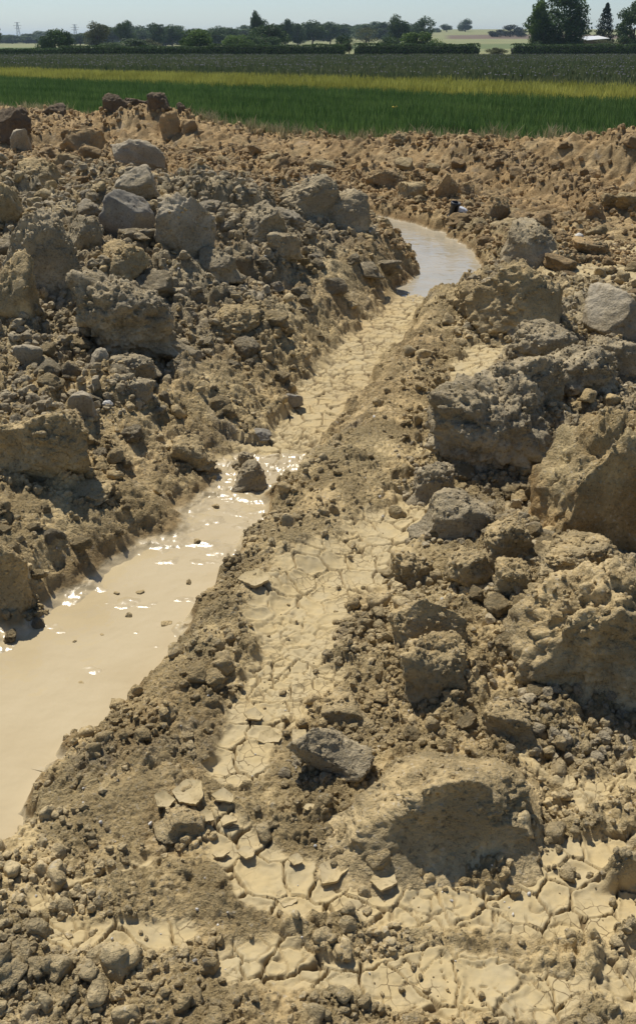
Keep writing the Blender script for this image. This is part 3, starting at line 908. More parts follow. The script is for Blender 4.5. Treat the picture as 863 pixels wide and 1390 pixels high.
patch = lambda x, y: np.clip(.35 + 1.9 * fbm2(x * 2.6, y * 2.6, 3, 171), .04, 1)
rough_keep = lambda x, y, M: patch(x, y) * np.where(M['rut'] > .6, .012, np.where(M['flat'] > .4, .07, np.where(M['tm'] > .3, .2, .85)))
scatter('soil_crumbs', 20000, (.9, 9), (.004, .026), M_olive, 'olive soil crumbs strewn over the ridges and banks', rough_keep)
scatter('soil_crumbs', 1500, (1.0, 9), (.018, .055), M_olive, 'larger olive crumbs lying on the ridges and banks',
        lambda x, y, M: rough_keep(x, y, M) * np.where(M['rut'] > .3, .2, 1), sub=3)
scatter('grey_rubble', 8500, (3.2, 11), (.008, .044), M_grey, 'grey stony crumbs covering the left heap',
        lambda x, y, M: np.where(M['left'] & (M['e'] > .45), .8, .0), sub=2)
scatter('grey_rubble', 3600, (1.8, 7), (.006, .04), M_grey, 'grey stony crumbs between the right hand clods',
        lambda x, y, M: np.where(~M['left'] & (x > .22 + y * .12) & (M['flat'] < .3), .8, .0), sub=2)
scatter('ochre_rubble', 17000, (7.5, 26), (.010, .034), M_ochre, 'ochre crumbs around the wheel tracks and on the berm',
        lambda x, y, M: np.where((M['v'] < 17.4) & (M['rut'] < .3), np.where(M['tm'] > .5, .2, .95), .0), sub=1, pw=1.7)
scatter('white_grit', 350, (1.2, 12), (.004, .013), M_white, 'pale chalky grit sprinkled over the clay',
        lambda x, y, M: np.where(M['rut'] > .3, 0, .5), sub=1)

# crumbs caught on the tops of the clods and heaped round their feet
for tone, M_ in (('olive', M_olive), ('grey', M_grey)):
    top, foot = [], []
    for Q, w_, dp, cx, cy, tn, cr in CLV:
        if (tn == 'grey') != (tone == 'grey') or cy > 12: continue
        n_ = int(min(420, 2600 * w_ * w_ / max(.5, cy / 3) + 30) * (.35 + cr))
        zt = Q[:, 2]
        cand = np.nonzero(zt > np.quantile(zt, .62))[0]
        top.append(Q[nr_.choice(cand, n_)])
        n_ = int(min(300, 1500 * w_ * w_ / max(.5, cy / 3) + 60))
        a = nr_.uniform(0, 6.28, n_); r_ = nr_.normal(1.0, .14, n_)
        fx, fy = cx + np.cos(a) * r_ * w_ * .55, cy + np.sin(a) * r_ * dp * .55
        foot.append(np.stack([fx, fy, gz(fx, fy)], 1))
    for P_, lab, szz in ((np.concatenate(top), 'crumbs caught on top of the %s clods', (.004, .016)), (np.concatenate(foot), 'crumbs heaped round the feet of the %s clods', (.006, .030))):
        scatter('clod_crumbs', 10, (1, 2), szz, M_, lab % tone, lambda x, y, M: x * 0 + 1, sub=2, pts=(P_[:, 0], P_[:, 1], P_[:, 2] - .003))

# curled plates of dried mud
mud_plate_spots = [(258, 1092, 62, .25), (305, 1098, 40, -.2), (312, 1128, 34, .3), (225, 1100, 42, .3), (282, 1122, 30, .4), (346, 795, 56, .12), (335, 1170, 34, .2),
                   (402, 1178, 28, -.2), (450, 1200, 60, .12), (520, 1205, 56, -.1), (388, 1222, 44, .1), (300, 1165, 30, -.3),
                   (420, 1120, 22, .3), (365, 1010, 40, .15), (345, 980, 36, -.12), (405, 1012, 34, .2)]
M_plate = soil_mat('dried_mud', PALE, (.43, .35, .21), bump=.12, pale=.1, grain=.4)


def mud_plate(px, py, wpx, curl, seed):
    x, y, z, t = at(px, py)
    r_ = wpx * t / FPX * .40
    rr = random.Random(seed)
    nv = rr.choice((5, 6, 7))
    corners = [(2 * math.pi * (i + rr.uniform(-.28, .28)) / nv, rr.uniform(.8, 1.15)) for i in range(nv)]
    pts = [(math.cos(a) * q, math.sin(a) * q * .85) for a, q in corners]
    outl = []
    for (ax, ay), (bx_, by_) in zip(pts, pts[1:] + pts[:1]):
        for k in range(6):
            s_ = k / 6
            outl.append((ax + (bx_ - ax) * s_ + rr.uniform(-.035, .035), ay + (by_ - ay) * s_ + rr.uniform(-.035, .035)))
    rings = [0, .3, .6, .85, 1.0]
    V, F = [], []
    m_ = len(outl)
    for layer in (0, 1):
        for q in rings:
            for (ax, ay) in outl:
                h_ = .13 * q ** 2.5 + .05 * math.sin(3 * ax + seed) * q - layer * (.20 + .02 * math.sin(9 * ax))
                V.append((ax * q * r_ * (1 - .04 * layer), ay * q * r_ * (1 - .04 * layer), h_ * r_))
    L_ = len(rings) * m_
    for layer in (0, 1):
        for i in range(len(rings) - 1):
            for j in range(m_):
                a = layer * L_ + i * m_ + j; b = layer * L_ + i * m_ + (j + 1) % m_
                f_ = (a, a + m_, b + m_, b)
                F.append(f_ if layer == 0 else f_[::-1])
    for j in range(m_):
        a = (len(rings) - 1) * m_ + j; b = (len(rings) - 1) * m_ + (j + 1) % m_
        F.append((a, a + L_, b + L_, b))
    o = mesh_np('mud_plate', V, F, M_plate, smooth=False)
    o.location = (x, y, float(gz(x, y)) + .011)
    o.rotation_euler = (rr.uniform(-.08, .08) + curl * .5, curl * .4, rr.uniform(0, 6.28))
    tag(o, 'curled plate of dried pale mud lifted from the cracked strip', 'mud plate', 'curled plates of dried mud')


for i, q in enumerate(mud_plate_spots):
    mud_plate(*q, i)

# black pipe end and white plastic scrap behind the far puddle
def simple_mat(name, col, rough=.6, spec=.4):
    m, N, Lk, B = mat_new(name)
    tc = N.new('ShaderNodeTexCoord')
    n = noise(N, Lk, tc.outputs['Object'], 18, 4, .6)
    Lk.new(mixc(N, Lk, ramp(N, Lk, n, .45, .7), col, tuple(c * .6 + .08 for c in col)), B.inputs['Base Color'])
    B.inputs['Roughness'].default_value = rough
    B.inputs['Specular IOR Level'].default_value = spec
    return m


def lathe(name, prof, mat, parent=None, seg=24):
    V, F = [], []
    for r_, z_ in prof:
        for k in range(seg):
            a = 2 * math.pi * k / seg
            V.append((r_ * math.cos(a), r_ * math.sin(a), z_))
    for i in range(len(prof) - 1):
        for k in range(seg):
            a = i * seg + k; b = i * seg + (k + 1) % seg
            F.append((a, b, b + seg, a + seg))
    return mesh_np(name, V, F, mat, parent)


x, y, z, t = at(613, 299)
pipe = lathe('pipe', [(.040, 0), (.042, .12), (.049, .122), (.049, .148), (.042, .150), (.037, .150), (.037, 0)], simple_mat('black_plastic', (.012, .013, .016), .45))
pipe.location = (x, y, float(gz(x, y)) + .01); pipe.rotation_euler = (R(12), R(10), 0)
tag(pipe, 'stub of black plastic pipe standing in the clay behind the far puddle', 'pipe')
x, y, z, t = at(626, 289)
P, Fc = clod_shape(401, 4, sharp=5, crumb=.3)
scrap = mesh_np('plastic_scrap', P * (.085, .05, .045), Fc, simple_mat('white_plastic', (.72, .74, .76), .4))
scrap.location = (x, y, float(gz(x, y)) + .03); scrap.rotation_euler = (0, .3, .2)
tag(scrap, 'crumpled white plastic scrap beside the black pipe', 'plastic scrap')

# ------------------------------------------------------------------ fields and hills
def hz(X, Y):
    X = np.asarray(X, float); Y = np.asarray(Y, float)
    a = X / np.maximum(Y, 1)
    return (2.5 + 12.5 * ss(a, -.14, .13)) * ss(Y, 200, 1200) + 3 * ss(Y, 1200, 5000) - .05


yr = np.concatenate([np.linspace(-6, 60, 60), np.geomspace(62, 9000, 150)])
ar = np.linspace(-1.15, 1.15, 121)
Yf, Af = np.meshgrid(yr, ar, indexing='ij')
Xf = Af * (Yf + 8) * 1.0
zf = hz(Xf, Yf)
inmud = (Yf < 26.8) & (np.abs(Xf) < (Yf + 2) * .53)
zf = np.where(Yf < 30, -.13, zf)
idx = np.arange(Yf.size).reshape(Yf.shape)
F = np.stack([idx[:-1, :-1], idx[:-1, 1:], idx[1:, 1:], idx[1:, :-1]], -1).reshape(-1, 4)
mf, N, Lk, B = mat_new('field_ground')
tc = N.new('ShaderNodeTexCoord'); co = tc.outputs['Object']
sp = N.new('ShaderNodeSeparateXYZ'); Lk.new(co, sp.inputs[0])


def mth(op, a, b=0.0, c=0.0):
    m = N.new('ShaderNodeMath'); m.operation = op
    for i, v in enumerate((a, b, c)):
        if isinstance(v, bpy.types.NodeSocket): Lk.new(v, m.inputs[i])
        else: m.inputs[i].default_value = v
    return m.outputs[0]


xx, yy_ = sp.outputs[0], sp.outputs[1]
vv = mth('MULTIPLY_ADD', xx, .8, yy_)
big = noise(N, Lk, co, .01, 4, .6)
nsm = noise(N, Lk, co, 1.2, 5, .6)
slope_a = mth('DIVIDE', xx, mth('MAXIMUM', yy_, 1))
green = mixc(N, Lk, ramp(N, Lk, nsm, .35, .65), (.035, .06, .018), (.06, .075, .03))
weedy = mixc(N, Lk, ramp(N, Lk, nsm, .35, .65), (.10, .10, .06), (.15, .13, .08))
pale = mixc(N, Lk, ramp(N, Lk, noise(N, Lk, co, .06, 4, .6), .35, .65), (.24, .235, .12), (.19, .21, .10))
straw = (.36, .33, .22)
col = mixc(N, Lk, ramp(N, Lk, vv, 17.0, 17.6), (.33, .25, .13), green)
col = mixc(N, Lk, ramp(N, Lk, vv, 41, 43), col, weedy)
col = mixc(N, Lk, ramp(N, Lk, yy_, 132, 136), col, straw)
col = mixc(N, Lk, ramp(N, Lk, yy_, 152, 158), col, pale)
bandn = mth('MULTIPLY_ADD', big, 120, yy_)
col = mixc(N, Lk, mth('MULTIPLY', mth('MULTIPLY', ramp(N, Lk, bandn, 560, 575), ramp(N, Lk, bandn, 700, 680)), ramp(N, Lk, slope_a, .12, .13)), col, (.15, .115, .085))
col = mixc(N, Lk, mth('MULTIPLY', ramp(N, Lk, bandn, 330, 345), ramp(N, Lk, bandn, 440, 420)), col, (.13, .16, .07))
Lk.new(col, B.inputs['Base Color']); B.inputs['Roughness'].default_value = .95; B.inputs['Specular IOR Level'].default_value = .1
fg = mesh_np('field_ground', np.stack([Xf, Yf, zf], -1).reshape(-1, 3), F, mf)
tag(fg, 'flat farmland rising gently into pale fields', kind='structure')


def leaf_mat(name, c1, c2, trans=.25):
    m, N, Lk, B = mat_new(name)
    at_ = attr(N, 'rnd')
    col = mixc(N, Lk, at_, c1, c2)
    Lk.new(col, B.inputs['Base Color'])
    B.inputs['Roughness'].default_value = .7; B.inputs['Specular IOR Level'].default_value = .25
    tr = N.new('ShaderNodeBsdfTranslucent'); Lk.new(col, tr.inputs[0])
    mx = N.new('ShaderNodeMixShader'); mx.inputs[0].default_value = trans
    Lk.new(B.outputs[0], mx.inputs[1]); Lk.new(tr.outputs[0], mx.inputs[2])
    Lk.new(mx.outputs[0], N['Material Output'].inputs[0])
    return m


def blades(name, x, y, h, w_, mat, label, z=None, lean=.35, rnd=None, per=3, head=0):
    n = len(x) * per
    x = np.repeat(x, per) + nr_.normal(0, .04, n); y = np.repeat(y, per) + nr_.normal(0, .04, n)
    hh = np.repeat(h, per) * nr_.uniform(.6, 1.1, n)
    zz = np.zeros(n) - .05 if z is None else np.repeat(z, per)
    th = nr_.uniform(0, 6.28, n); la = nr_.uniform(0, 6.28, n); lm = nr_.random(n) * lean * hh
    ww = w_ * nr_.uniform(.6, 1.2, n)
    ux, uy = np.cos(th) * ww / 2, np.sin(th) * ww / 2
    lx, ly = np.cos(la) * lm, np.sin(la) * lm
    P = [(x - ux, y - uy, zz), (x + ux, y + uy, zz), (x + lx * .35 + ux * .9, y + ly * .35 + uy * .9, zz + hh * .6),
         (x + lx * .35 - ux * .9, y + ly * .35 - uy * .9, zz + hh * .6), (x + lx + ux * .15, y + ly + uy * .15, zz + hh), (x + lx - ux * .15, y + ly - uy * .15, zz + hh)]
    V = np.stack([np.stack(p, -1) for p in P], 1).reshape(-1, 3)
    b = np.arange(n)[:, None] * 6
    F = np.concatenate([b + [0, 1, 2, 3], b + [3, 2, 4, 5]])
    r_ = nr_.random(n) if rnd is None else np.clip(np.repeat(rnd, per) + nr_.normal(0, .15, n), 0, 1)
    o = mesh_np(name, V, F, mat, attrs=dict(rnd=np.repeat(r_, 6)))
    tag(o, label, kind='stuff')
    return o


def field_pts(n, v0, v1, ymax=160, margin=5):
    out = []
    tot = 0
    while tot < n:
        y = nr_.uniform(8, ymax, n * 3); x = nr_.uniform(-1, 1, n * 3) * (ymax * .34 + margin)
        v = y + .8 * x
        k = (v > v0) & (v < v1) & (np.abs(x) < .34 * y + margin)
        out.append(np.stack([x[k], y[k]])); tot += k.sum()
    return np.concatenate(out, 1)[:, :n]


edge_n = lambda x, y: .5 * fbm2(x * .7, y * .7, 3, 121)
x, y = field_pts(50000, 17.3, 35.5, 66)
k = (y + .8 * x > 17.8 + edge_n(x, y)) & (y + .8 * x < 34.2 + .8 * nr_.normal(0, .4, len(x)) + 0 * x)
x, y = x[k], y[k]
row = .5 + .35 * np.sin((y + .8 * x) * 2 * np.pi / 2.9) + .5 * fbm2(x * .25, y * .5, 3, 125)
blades('green_crop', x, y, .40 + .10 * fbm2(x * .4, y * .4, 3, 123), .022, leaf_mat('crop_leaf', (.045, .100, .025), (.135, .215, .060), .40),
       'dark green cereal crop along the field edge', rnd=row, per=4)
x, y = field_pts(24000, 33, 44, 90)
k = (y + .8 * x > 34 + nr_.normal(0, .5, len(x))) & (y + .8 * x < 42.8 + nr_.normal(0, .5, len(x)))
x, y = x[k], y[k]
blades('yellow_crop', x, y, .50 + .1 * fbm2(x * .4, y * .4, 3, 127), .035, leaf_mat('yellow_leaf', (.24, .24, .045), (.52, .50, .12), .38),
       'yellow green flowering crop strip behind the green crop', rnd=.45 + .8 * fbm2(x * .5, y * .2, 3, 129), per=3)
x, y = field_pts(34000, 42, 260, 136, 12)
blades('weedy_crop', x, y, .42 + .12 * fbm2(x * .2, y * .2, 3, 131), .09, leaf_mat('weed_leaf', (.065, .100, .035), (.19, .20, .10), .30),
       'brownish green weedy strip beyond the yellow crop', rnd=.4 + .6 * fbm2(x * .06, y * .2, 3, 133), per=3)
x, y = field_pts(9000, 52, 240, 134, 12)
k = nr_.random(len(x)) < np.clip(.5 + 1.2 * fbm2(x * .05, y * .15, 2, 135), .1, 1)
x, y = x[k], y[k]
blades('wild_flowers', x, y, np.full(len(x), .05), .06, leaf_mat('flower_head', (.26, .23, .30), (.46, .43, .42), .3),
       'mauve and white wild flower heads over the weedy strip', z=np.full(len(x), .32), per=2)
# bleached grass where the berm meets the crop
x, y = field_pts(5600, 16.6, 18.4, 28, 3)
k = (fbm2(x * .6, y * .6, 3, 137) > .0) | (nr_.random(len(x)) < .25)
x, y = x[k], y[k]
blades('dry_grass', x, y, np.full(len(x), .22), .014, leaf_mat('dry_grass_leaf', (.20, .19, .09), (.42, .37, .22), .3),
       'bleached grass fringe where the soil meets the crop', z=gz(x, y) - .02, per=4, lean=.8)

# ------------------------------------------------------------------ hedges, trees
LEAF = [leaf_mat('foliage_dark', (.024, .052, .014), (.080, .130, .034), .28),
        leaf_mat('foliage_mid', (.028, .064, .016), (.090, .150, .036), .28),
        leaf_mat('foliage_bright', (.045, .090, .018), (.13, .20, .042), .3),
        leaf_mat('foliage_olive', (.06, .075, .030), (.15, .16, .07), .28),
        leaf_mat('foliage_conifer', (.006, .018, .008), (.022, .042, .018), .08)]
M_bark = simple_mat('bark', (.07, .055, .04), .9, .1)
M_core = simple_mat('hedge_core_shade', (.014, .020, .009), .95, .05)  # near-black green: shade of the hedge face put into the core colour


def quads(P, Nrm, size, rnd):
    n = len(P)
    a = nr_.normal(size=(n, 3)); Nrm = Nrm + .9 * a
    Nrm /= np.linalg.norm(Nrm, axis=1)[:, None] + 1e-6
    t1 = np.cross(Nrm, nr_.normal(size=(n, 3))); t1 /= np.linalg.norm(t1, axis=1)[:, None] + 1e-6
    t2 = np.cross(Nrm, t1)
    s = size * nr_.uniform(.6, 1.3, (n, 1))
    V = np.stack([P - t1 * s, P - t2 * s * .6, P + t1 * s, P + t2 * s * .6], 1).reshape(-1, 3)
    F = np.arange(n * 4).reshape(-1, 4)
    return V, F, np.repeat(rnd, 4)


def crown_mesh(kind, seed):
    rs_ = np.random.default_rng(seed)
    if kind == 'conifer':
        n = 6000
        z = rs_.random(n) ** 1.3
        r_ = (.5 * (1 - z) ** .75 + .02) * np.sqrt(rs_.uniform(.35, 1, n)) * (1 + .18 * np.sin(z * 60) + .15 * rs_.normal(size=n))
        a = rs_.uniform(0, 6.28, n)
        P = np.stack([r_ * np.cos(a), r_ * np.sin(a), z], 1)
        Nn = np.stack([np.cos(a), np.sin(a), np.full(n, .3)], 1)
        return quads(P, Nn, .022, rs_.random(n))
    nb = dict(round=24, bush=18, tall=26, sparse=20, big=46, oak=20)[kind]
    per = dict(round=230, bush=230, tall=230, sparse=75, big=260, oak=230)[kind]
    P, Nn, rn = [], [], []
    for i in range(nb):
        d = rs_.normal(size=3); d /= np.linalg.norm(d)
        if kind == 'bush': c = np.array([d[0] * .34, d[1] * .34, .36 + d[2] * .26]); r_ = rs_.uniform(.12, .20)
        elif kind == 'tall': c = np.array([d[0] * .24, d[1] * .24, .58 + d[2] * .32]); r_ = rs_.uniform(.09, .17)
        elif kind == 'big': c = np.array([d[0] * .36, d[1] * .36, .52 + d[2] * .38]); r_ = rs_.uniform(.09, .17)
        elif kind == 'sparse': c = np.array([d[0] * .33, d[1] * .33, .58 + d[2] * .33]); r_ = rs_.uniform(.08, .15)
        else: c = np.array([d[0] * .33, d[1] * .33, .57 + d[2] * .30]); r_ = rs_.uniform(.11, .19)
        c[:2] *= rs_.uniform(.5, 1.1); c[2] += rs_.uniform(-.04, .04)
        q = rs_.normal(size=(per, 3)); q /= np.linalg.norm(q, axis=1)[:, None]
        rad = r_ * rs_.uniform(.55, 1.12, (per, 1)) * (1 + .0 * q[:, :1])
        P.append(c + q * rad * (1, 1, .85)); Nn.append(q)
        rn.append(np.clip(rs_.uniform(.1, .8) + rs_.normal(0, .15, per), 0, 1))
    P = np.concatenate(P); P[:, 2] = np.maximum(P[:, 2], .04 + .03 * rs_.random(len(P)))
    return quads(P, np.concatenate(Nn), dict(sparse=.018, big=.020).get(kind, .026), np.concatenate(rn))


def trunk_mesh(seed, h=.5, r0=.028):
    rr = random.Random(seed)
    V, F = [], []

    def limb(p0, p1, a, b, seg=7, n=5):
        base = len(V)
        for i in range(n + 1):
            t_ = i / n
            c = [p0[k] + (p1[k] - p0[k]) * t_ + (rr.uniform(-.008, .008) if 0 < i < n else 0) for k in range(3)]
            r_ = a + (b - a) * t_
            for k in range(seg):
                an = 6.283 * k / seg
                V.append((c[0] + r_ * math.cos(an), c[1] + r_ * math.sin(an), c[2]))
        for i in range(n):
            for k in range(seg):
                q = base + i * seg + k; w2 = base + i * seg + (k + 1) % seg
                F.append((q, w2, w2 + seg, q + seg))
    limb((0, 0, -.05), (.01, 0, h), r0, r0 * .6)
    for i in range(6):
        a = i * 1.05 + rr.uniform(0, .5); z0 = h * rr.uniform(.5, 1)
        limb((0, 0, z0), (.27 * math.cos(a), .27 * math.sin(a), z0 + rr.uniform(.12, .33)), r0 * .5, r0 * .12)
    return V, F


CR, TK = {}, {}


def tree(px, top, w_px, D, kind, leaf, label, base=None, group=None, name='tree'):
    """D metres away; foot on the ground there; crown reaches the photo's top line"""
    d = ray(px, 58)
    X = d[0] / d[1] * D
    z0 = float(hz(X, D))
    dt = ray(px, top)
    ztop = CAM_H + dt[2] / dt[1] * D
    H_ = max(ztop - z0, 1.0)
    W_ = w_px * D * .906 / FPX * (1.35 if D < 420 and px < 620 else 1.12)
    var = (kind, leaf, (hash_i(px) % 3))
    e = bpy.data.objects.new(name, None); C.objects.link(e)
    e.location = (X, D, z0)
    if var not in CR:
        v_, f_, r_ = crown_mesh(kind, 900 + len(CR) * 7)
        CR[var] = mesh_np('crown', v_, f_, LEAF[leaf], e, smooth=False, attrs=dict(rnd=r_))
        TK[var] = mesh_np('trunk', *trunk_mesh(700 + len(TK)), M_bark, e)
    else:
        for s_ in (CR[var], TK[var]):
            c = s_.copy(); C.objects.link(c); c.parent = e
    e.scale = (W_ * 1.0, W_ * 1.0, H_ * 1.03)
    e.rotation_euler = (0, 0, (hash_i(px * 7 + D) % 628) / 100)
    tag(e, label, 'shrub' if name == 'shrub' else 'tree', group)
    return e


def hash_i(a):
    return int(abs(math.sin(a * 12.9898) * 43758.5453) * 10) % 9973


# behind the hedge, left to right
tree(75, 30, 36, 166, 'bush', 1, 'dense dark tree at the left breaking the hedge line')
tree(63, 42, 22, 165, 'bush', 1, 'small rounded tree touching the dense dark tree on its left', name='shrub')
tree(90, 34, 20, 167, 'bush', 0, 'dark crown on the right shoulder of the dense dark tree')
tree(132, 31, 36, 230, 'round', 3, 'dull green domed tree standing in the pale field')
tree(152, 53, 36, 190, 'bush', 1, 'low bush right of the dull green domed tree', name='shrub')
tree(172, 28, 24, 300, 'round', 0, 'tall round topped dark tree above the long hedge')
tree(178, 46, 50, 200, 'bush', 0, 'wide low bush under the round topped dark tree', name='shrub')
tree(197, 46, 36, 205, 'bush', 3, 'olive bush right of the wide low bush', name='shrub')
tree(212, 32, 26, 320, 'round', 0, 'dark tree between the olive bush and the leaning crown')
tree(234, 34, 30, 330, 'oak', 0, 'dark flat topped tree left of the hedge end tree')
tree(267, 28, 46, 163, 'bush', 2, 'bright domed tree growing out of the gap between two hedges')
tree(252, 42, 22, 164, 'bush', 2, 'lower left shoulder of the bright domed tree', name='shrub')
tree(283, 56, 28, 162, 'bush', 1, 'dark shrub at the start of the middle hedge', name='shrub')
tree(296, 36, 34, 330, 'oak', 0, 'dark tree directly behind the bright domed tree')
tree(312, 38, 26, 340, 'round', 0, 'thin topped dark tree in the gap above the middle hedge')
tree(322, 36, 36, 190, 'bush', 2, 'light green bushy tree above the middle hedge')
tree(337, 40, 34, 195, 'bush', 1, 'bushy tree overlapping the light green one on its right')
tree(348, 15, 17, 260, 'tall', 0, 'slim tall ragged tree above the middle hedge')
tree(356, 27, 30, 262, 'round', 0, 'dark crown at the foot of the slim ragged tree')
tree(366, 23, 48, 210, 'bush', 0, 'broad dark tree beside the slim ragged tree')
tree(362, 44, 44, 200, 'bush', 1, 'rounded tree in front of the broad dark tree')
tree(386, 58, 22, 190, 'bush', 3, 'small olive shrub right of the broad dark tree', name='shrub')
tree(390, 26, 20, 330, 'tall', 0, 'tall narrow dark tree right of the broad one')
tree(404, 32, 22, 340, 'round', 0, 'round tree after the tall narrow one')
tree(424, 28, 34, 360, 'oak', 0, 'wide tree near the middle of the skyline')
tree(448, 30, 26, 400, 'oak', 0, 'middle skyline tree above the sparse shrubs')
tree(463, 40, 28, 168, 'bush', 0, 'dark ragged shrub at the gap of two middle hedges', name='shrub')
tree(474, 54, 20, 166, 'sparse', 1, 'thin leaning shrub at the hedge gap', name='shrub')
tree(497, 37, 34, 240, 'sparse', 3, 'sparse brownish tree with bare twigs showing')
tree(532, 44, 34, 200, 'bush', 0, 'dark bush left of the bright round tree', name='shrub')
tree(541, 22, 30, 280, 'round', 0, 'dark tree rising above the dark bush')
tree(566, 30, 48, 163, 'bush', 2, 'bright round tree standing in the right hand hedge')
tree(574, 23, 28, 340, 'oak', 0, 'dark crown peeping over the bright round tree')
tree(592, 55, 22, 165, 'sparse', 1, 'wispy shrub at the right foot of the bright round tree', name='shrub')
tree(672, 61, 34, 148, 'bush', 3, 'low bush in the open gap between hedges', name='shrub')
tree(630, 21, 27, 780, 'bush', 0, 'solitary round oak on the skyline')
tree(605, 33, 20, 760, 'round', 0, 'small skyline tree left of the solitary oak')
tree(592, 36, 16, 740, 'bush', 0, 'lowest skyline tree left of the solitary oak')
tree(674, 37, 26, 560, 'bush', 4, 'left crown of the dark clump on the brown field')
tree(691, 29, 34, 565, 'bush', 4, 'middle and highest crown of the dark clump on the brown field')
tree(706, 37, 22, 560, 'bush', 4, 'right crown of the dark clump on the brown field')
tree(756, -12, 86, 178, 'big', 1, 'biggest tree, its crown cut by the top of the picture')
tree(728, 4, 34, 176, 'tall', 2, 'lighter left flank tree of the biggest tree')
tree(786, 5, 26, 182, 'sparse', 3, 'thin pale tree between the biggest tree and the dark conifer')
tree(778, 34, 40, 176, 'bush', 1, 'bush at the right foot of the biggest tree', name='shrub')
tree(735, 38, 40, 175, 'bush', 0, 'bush at the left foot of the biggest tree', name='shrub')
tree(818, 6, 30, 190, 'conifer', 4, 'broad dark conifer near the right edge')
tree(822, 46, 44, 172, 'bush', 3, 'grey green shrub in front of the broad dark conifer', name='shrub')
tree(858, 3, 54, 176, 'big', 0, 'dark leafy tree cut by the right edge')
tree(846, 40, 36, 171, 'bush', 0, 'dark shrub below the tree at the right edge', name='shrub')
tree(-2, 30, 18, 420, 'tall', 0, 'tree cut by the left edge')
# skyline trees
rs = random.Random(9)
for i in range(96):
    px = -30 + i * 6.3 + rs.uniform(-4, 4)
    D = rs.uniform(430, 640) if px > 90 else rs.uniform(650, 900)
    top = np.interp(px, [0, 60, 110, 150, 300, 340, 400, 450, 520, 560], [44, 45, 43, 35, 38, 34, 31, 30, 31, 35]) + rs.uniform(-3, 5)
    tree(px, top, rs.uniform(30, 52), D, rs.choice(('bush', 'bush', 'bush', 'oak')), 0, 'blue green tree of the far skyline row, softened by haze', group='far skyline trees')

# hedges
def hedge(x0, x1, top, D, label, depth=2.2, leaf=0):
    a = ray(x0, 58); b = ray(x1, 58)
    X0, X1 = a[0] / a[1] * D, b[0] / b[1] * D
    dt = ray((x0 + x1) / 2, top)
    H_ = CAM_H + dt[2] / dt[1] * D
    L = X1 - X0
    nx = max(int(L / .5), 8)
    # woody core, painted near-black for the shade of the hedge face
    prof = [(-.5, 0), (-.46, .5), (-.40, .86), (0, .93), (.40, .86), (.46, .5), (.5, 0)]
    V, F = [], []
    for i in range(nx + 1):
        e_ = 1 if 0 < i < nx else .7
        for (u, w_) in prof:
            V.append((X0 + L * i / nx + rs.uniform(-.08, .08), D + u * depth * e_ * .86 + rs.uniform(-.1, .1), w_ * H_ * (.92 + rs.uniform(-.05, .04)) * e_ - .05))
    m_ = len(prof)
    for i in range(nx):
        for k in range(m_ - 1):
            q = i * m_ + k
            F.append((q, q + 1, q + m_ + 1, q + m_))
    F.append((0, 1, 2, 3)); F.append((3, 4, 5, 6))
    q = nx * m_
    F.append((q + 3, q + 2, q + 1, q)); F.append((q + 6, q + 5, q + 4, q + 3))
    e = bpy.data.objects.new('hedge', None); C.objects.link(e)
    e.location = ((X0 + X1) / 2, D, 0)
    V = np.array(V) - np.array(e.location)
    mesh_np('branches', V, F, M_core, e, smooth=False)
    n = int(L * 260)
    x = nr_.uniform(X0, X1, n); s_ = nr_.random(n)
    side = s_ < .45; topm = (s_ >= .45) & (s_ < .8)
    y = np.where(side, D - depth / 2 + nr_.normal(0, .08, n), np.where(topm, D + nr_.uniform(-.5, .5, n) * depth, D + depth / 2))
    hv = H_ * (1 + .22 * fbm2(x * .25, x * 0 + 3, 3, 141)) + .04 * nr_.normal(size=n)
    z = np.where(topm, hv, nr_.random(n) ** .8 * hv)
    P = np.stack([x, y, z], 1) - np.array(e.location)
    Nn = np.stack([np.zeros(n), np.where(side, -1, np.where(topm, 0, 1)), np.where(topm, 1, .1)], 1).astype(float)
    v_, f_, r_ = quads(P, Nn, .13, np.where(topm, .5, .1) * 0 + nr_.random(n))
    mesh_np('foliage', v_, f_, LEAF[leaf], e, smooth=False, attrs=dict(rnd=r_))
    tag(e, label, 'hedge')


hedge(-60, 86, 66.5, 158, 'low ragged hedge at the far left', leaf=1)
hedge(82, 285, 63, 156, 'long hedge left of the bright domed tree', leaf=0)
hedge(284, 468, 61, 156, 'clipped hedge in the middle of the field boundary', leaf=0)
hedge(481, 650, 60, 156, 'clipped hedge passing the bright round tree', leaf=0)
hedge(695, 930, 60, 156, 'clipped hedge on the right below the biggest tree', leaf=0)

# small shed with a pale roof behind the right hedge
def shed():
    D = 186
    d = ray(803, 58); X = d[0] / d[1] * D
    e = bpy.data.objects.new('shed', None); C.objects.link(e); e.location = (X, D, 0); e.rotation_euler = (0, 0, .3)
    V = [(-2, -1.5, 0), (2, -1.5, 0), (2, 1.5, 0), (-2, 1.5, 0), (-2, -1.5, 2.0), (2, -1.5, 2.2), (2, 1.5, 2.6), (-2, 1.5, 2.4)]
    F = [(0, 1, 5, 4), (1, 2, 6, 5), (2, 3, 7, 6), (3, 0, 4, 7)]
    mesh_np('wall', V, F, simple_mat('shed_boards', (.18, .14, .10), .9), e, smooth=False)
    V = [(-2.3, -1.9, 2.0), (2.3, -1.9, 2.3), (2.3, 1.8, 2.75), (-2.3, 1.8, 2.5)]
    V = V + [(a, b, c + .08) for a, b, c in V]
    F = [(3, 2, 1, 0), (4, 5, 6, 7), (0, 1, 5, 4), (1, 2, 6, 5), (2, 3, 7, 6), (3, 0, 4, 7)]
    mesh_np('roof', V, F, simple_mat('pale_roofing', (.72, .74, .75), .4), e, smooth=False)
    tag(e, 'small shed with a pale sloping roof left of the dark conifer', 'shed')


shed()

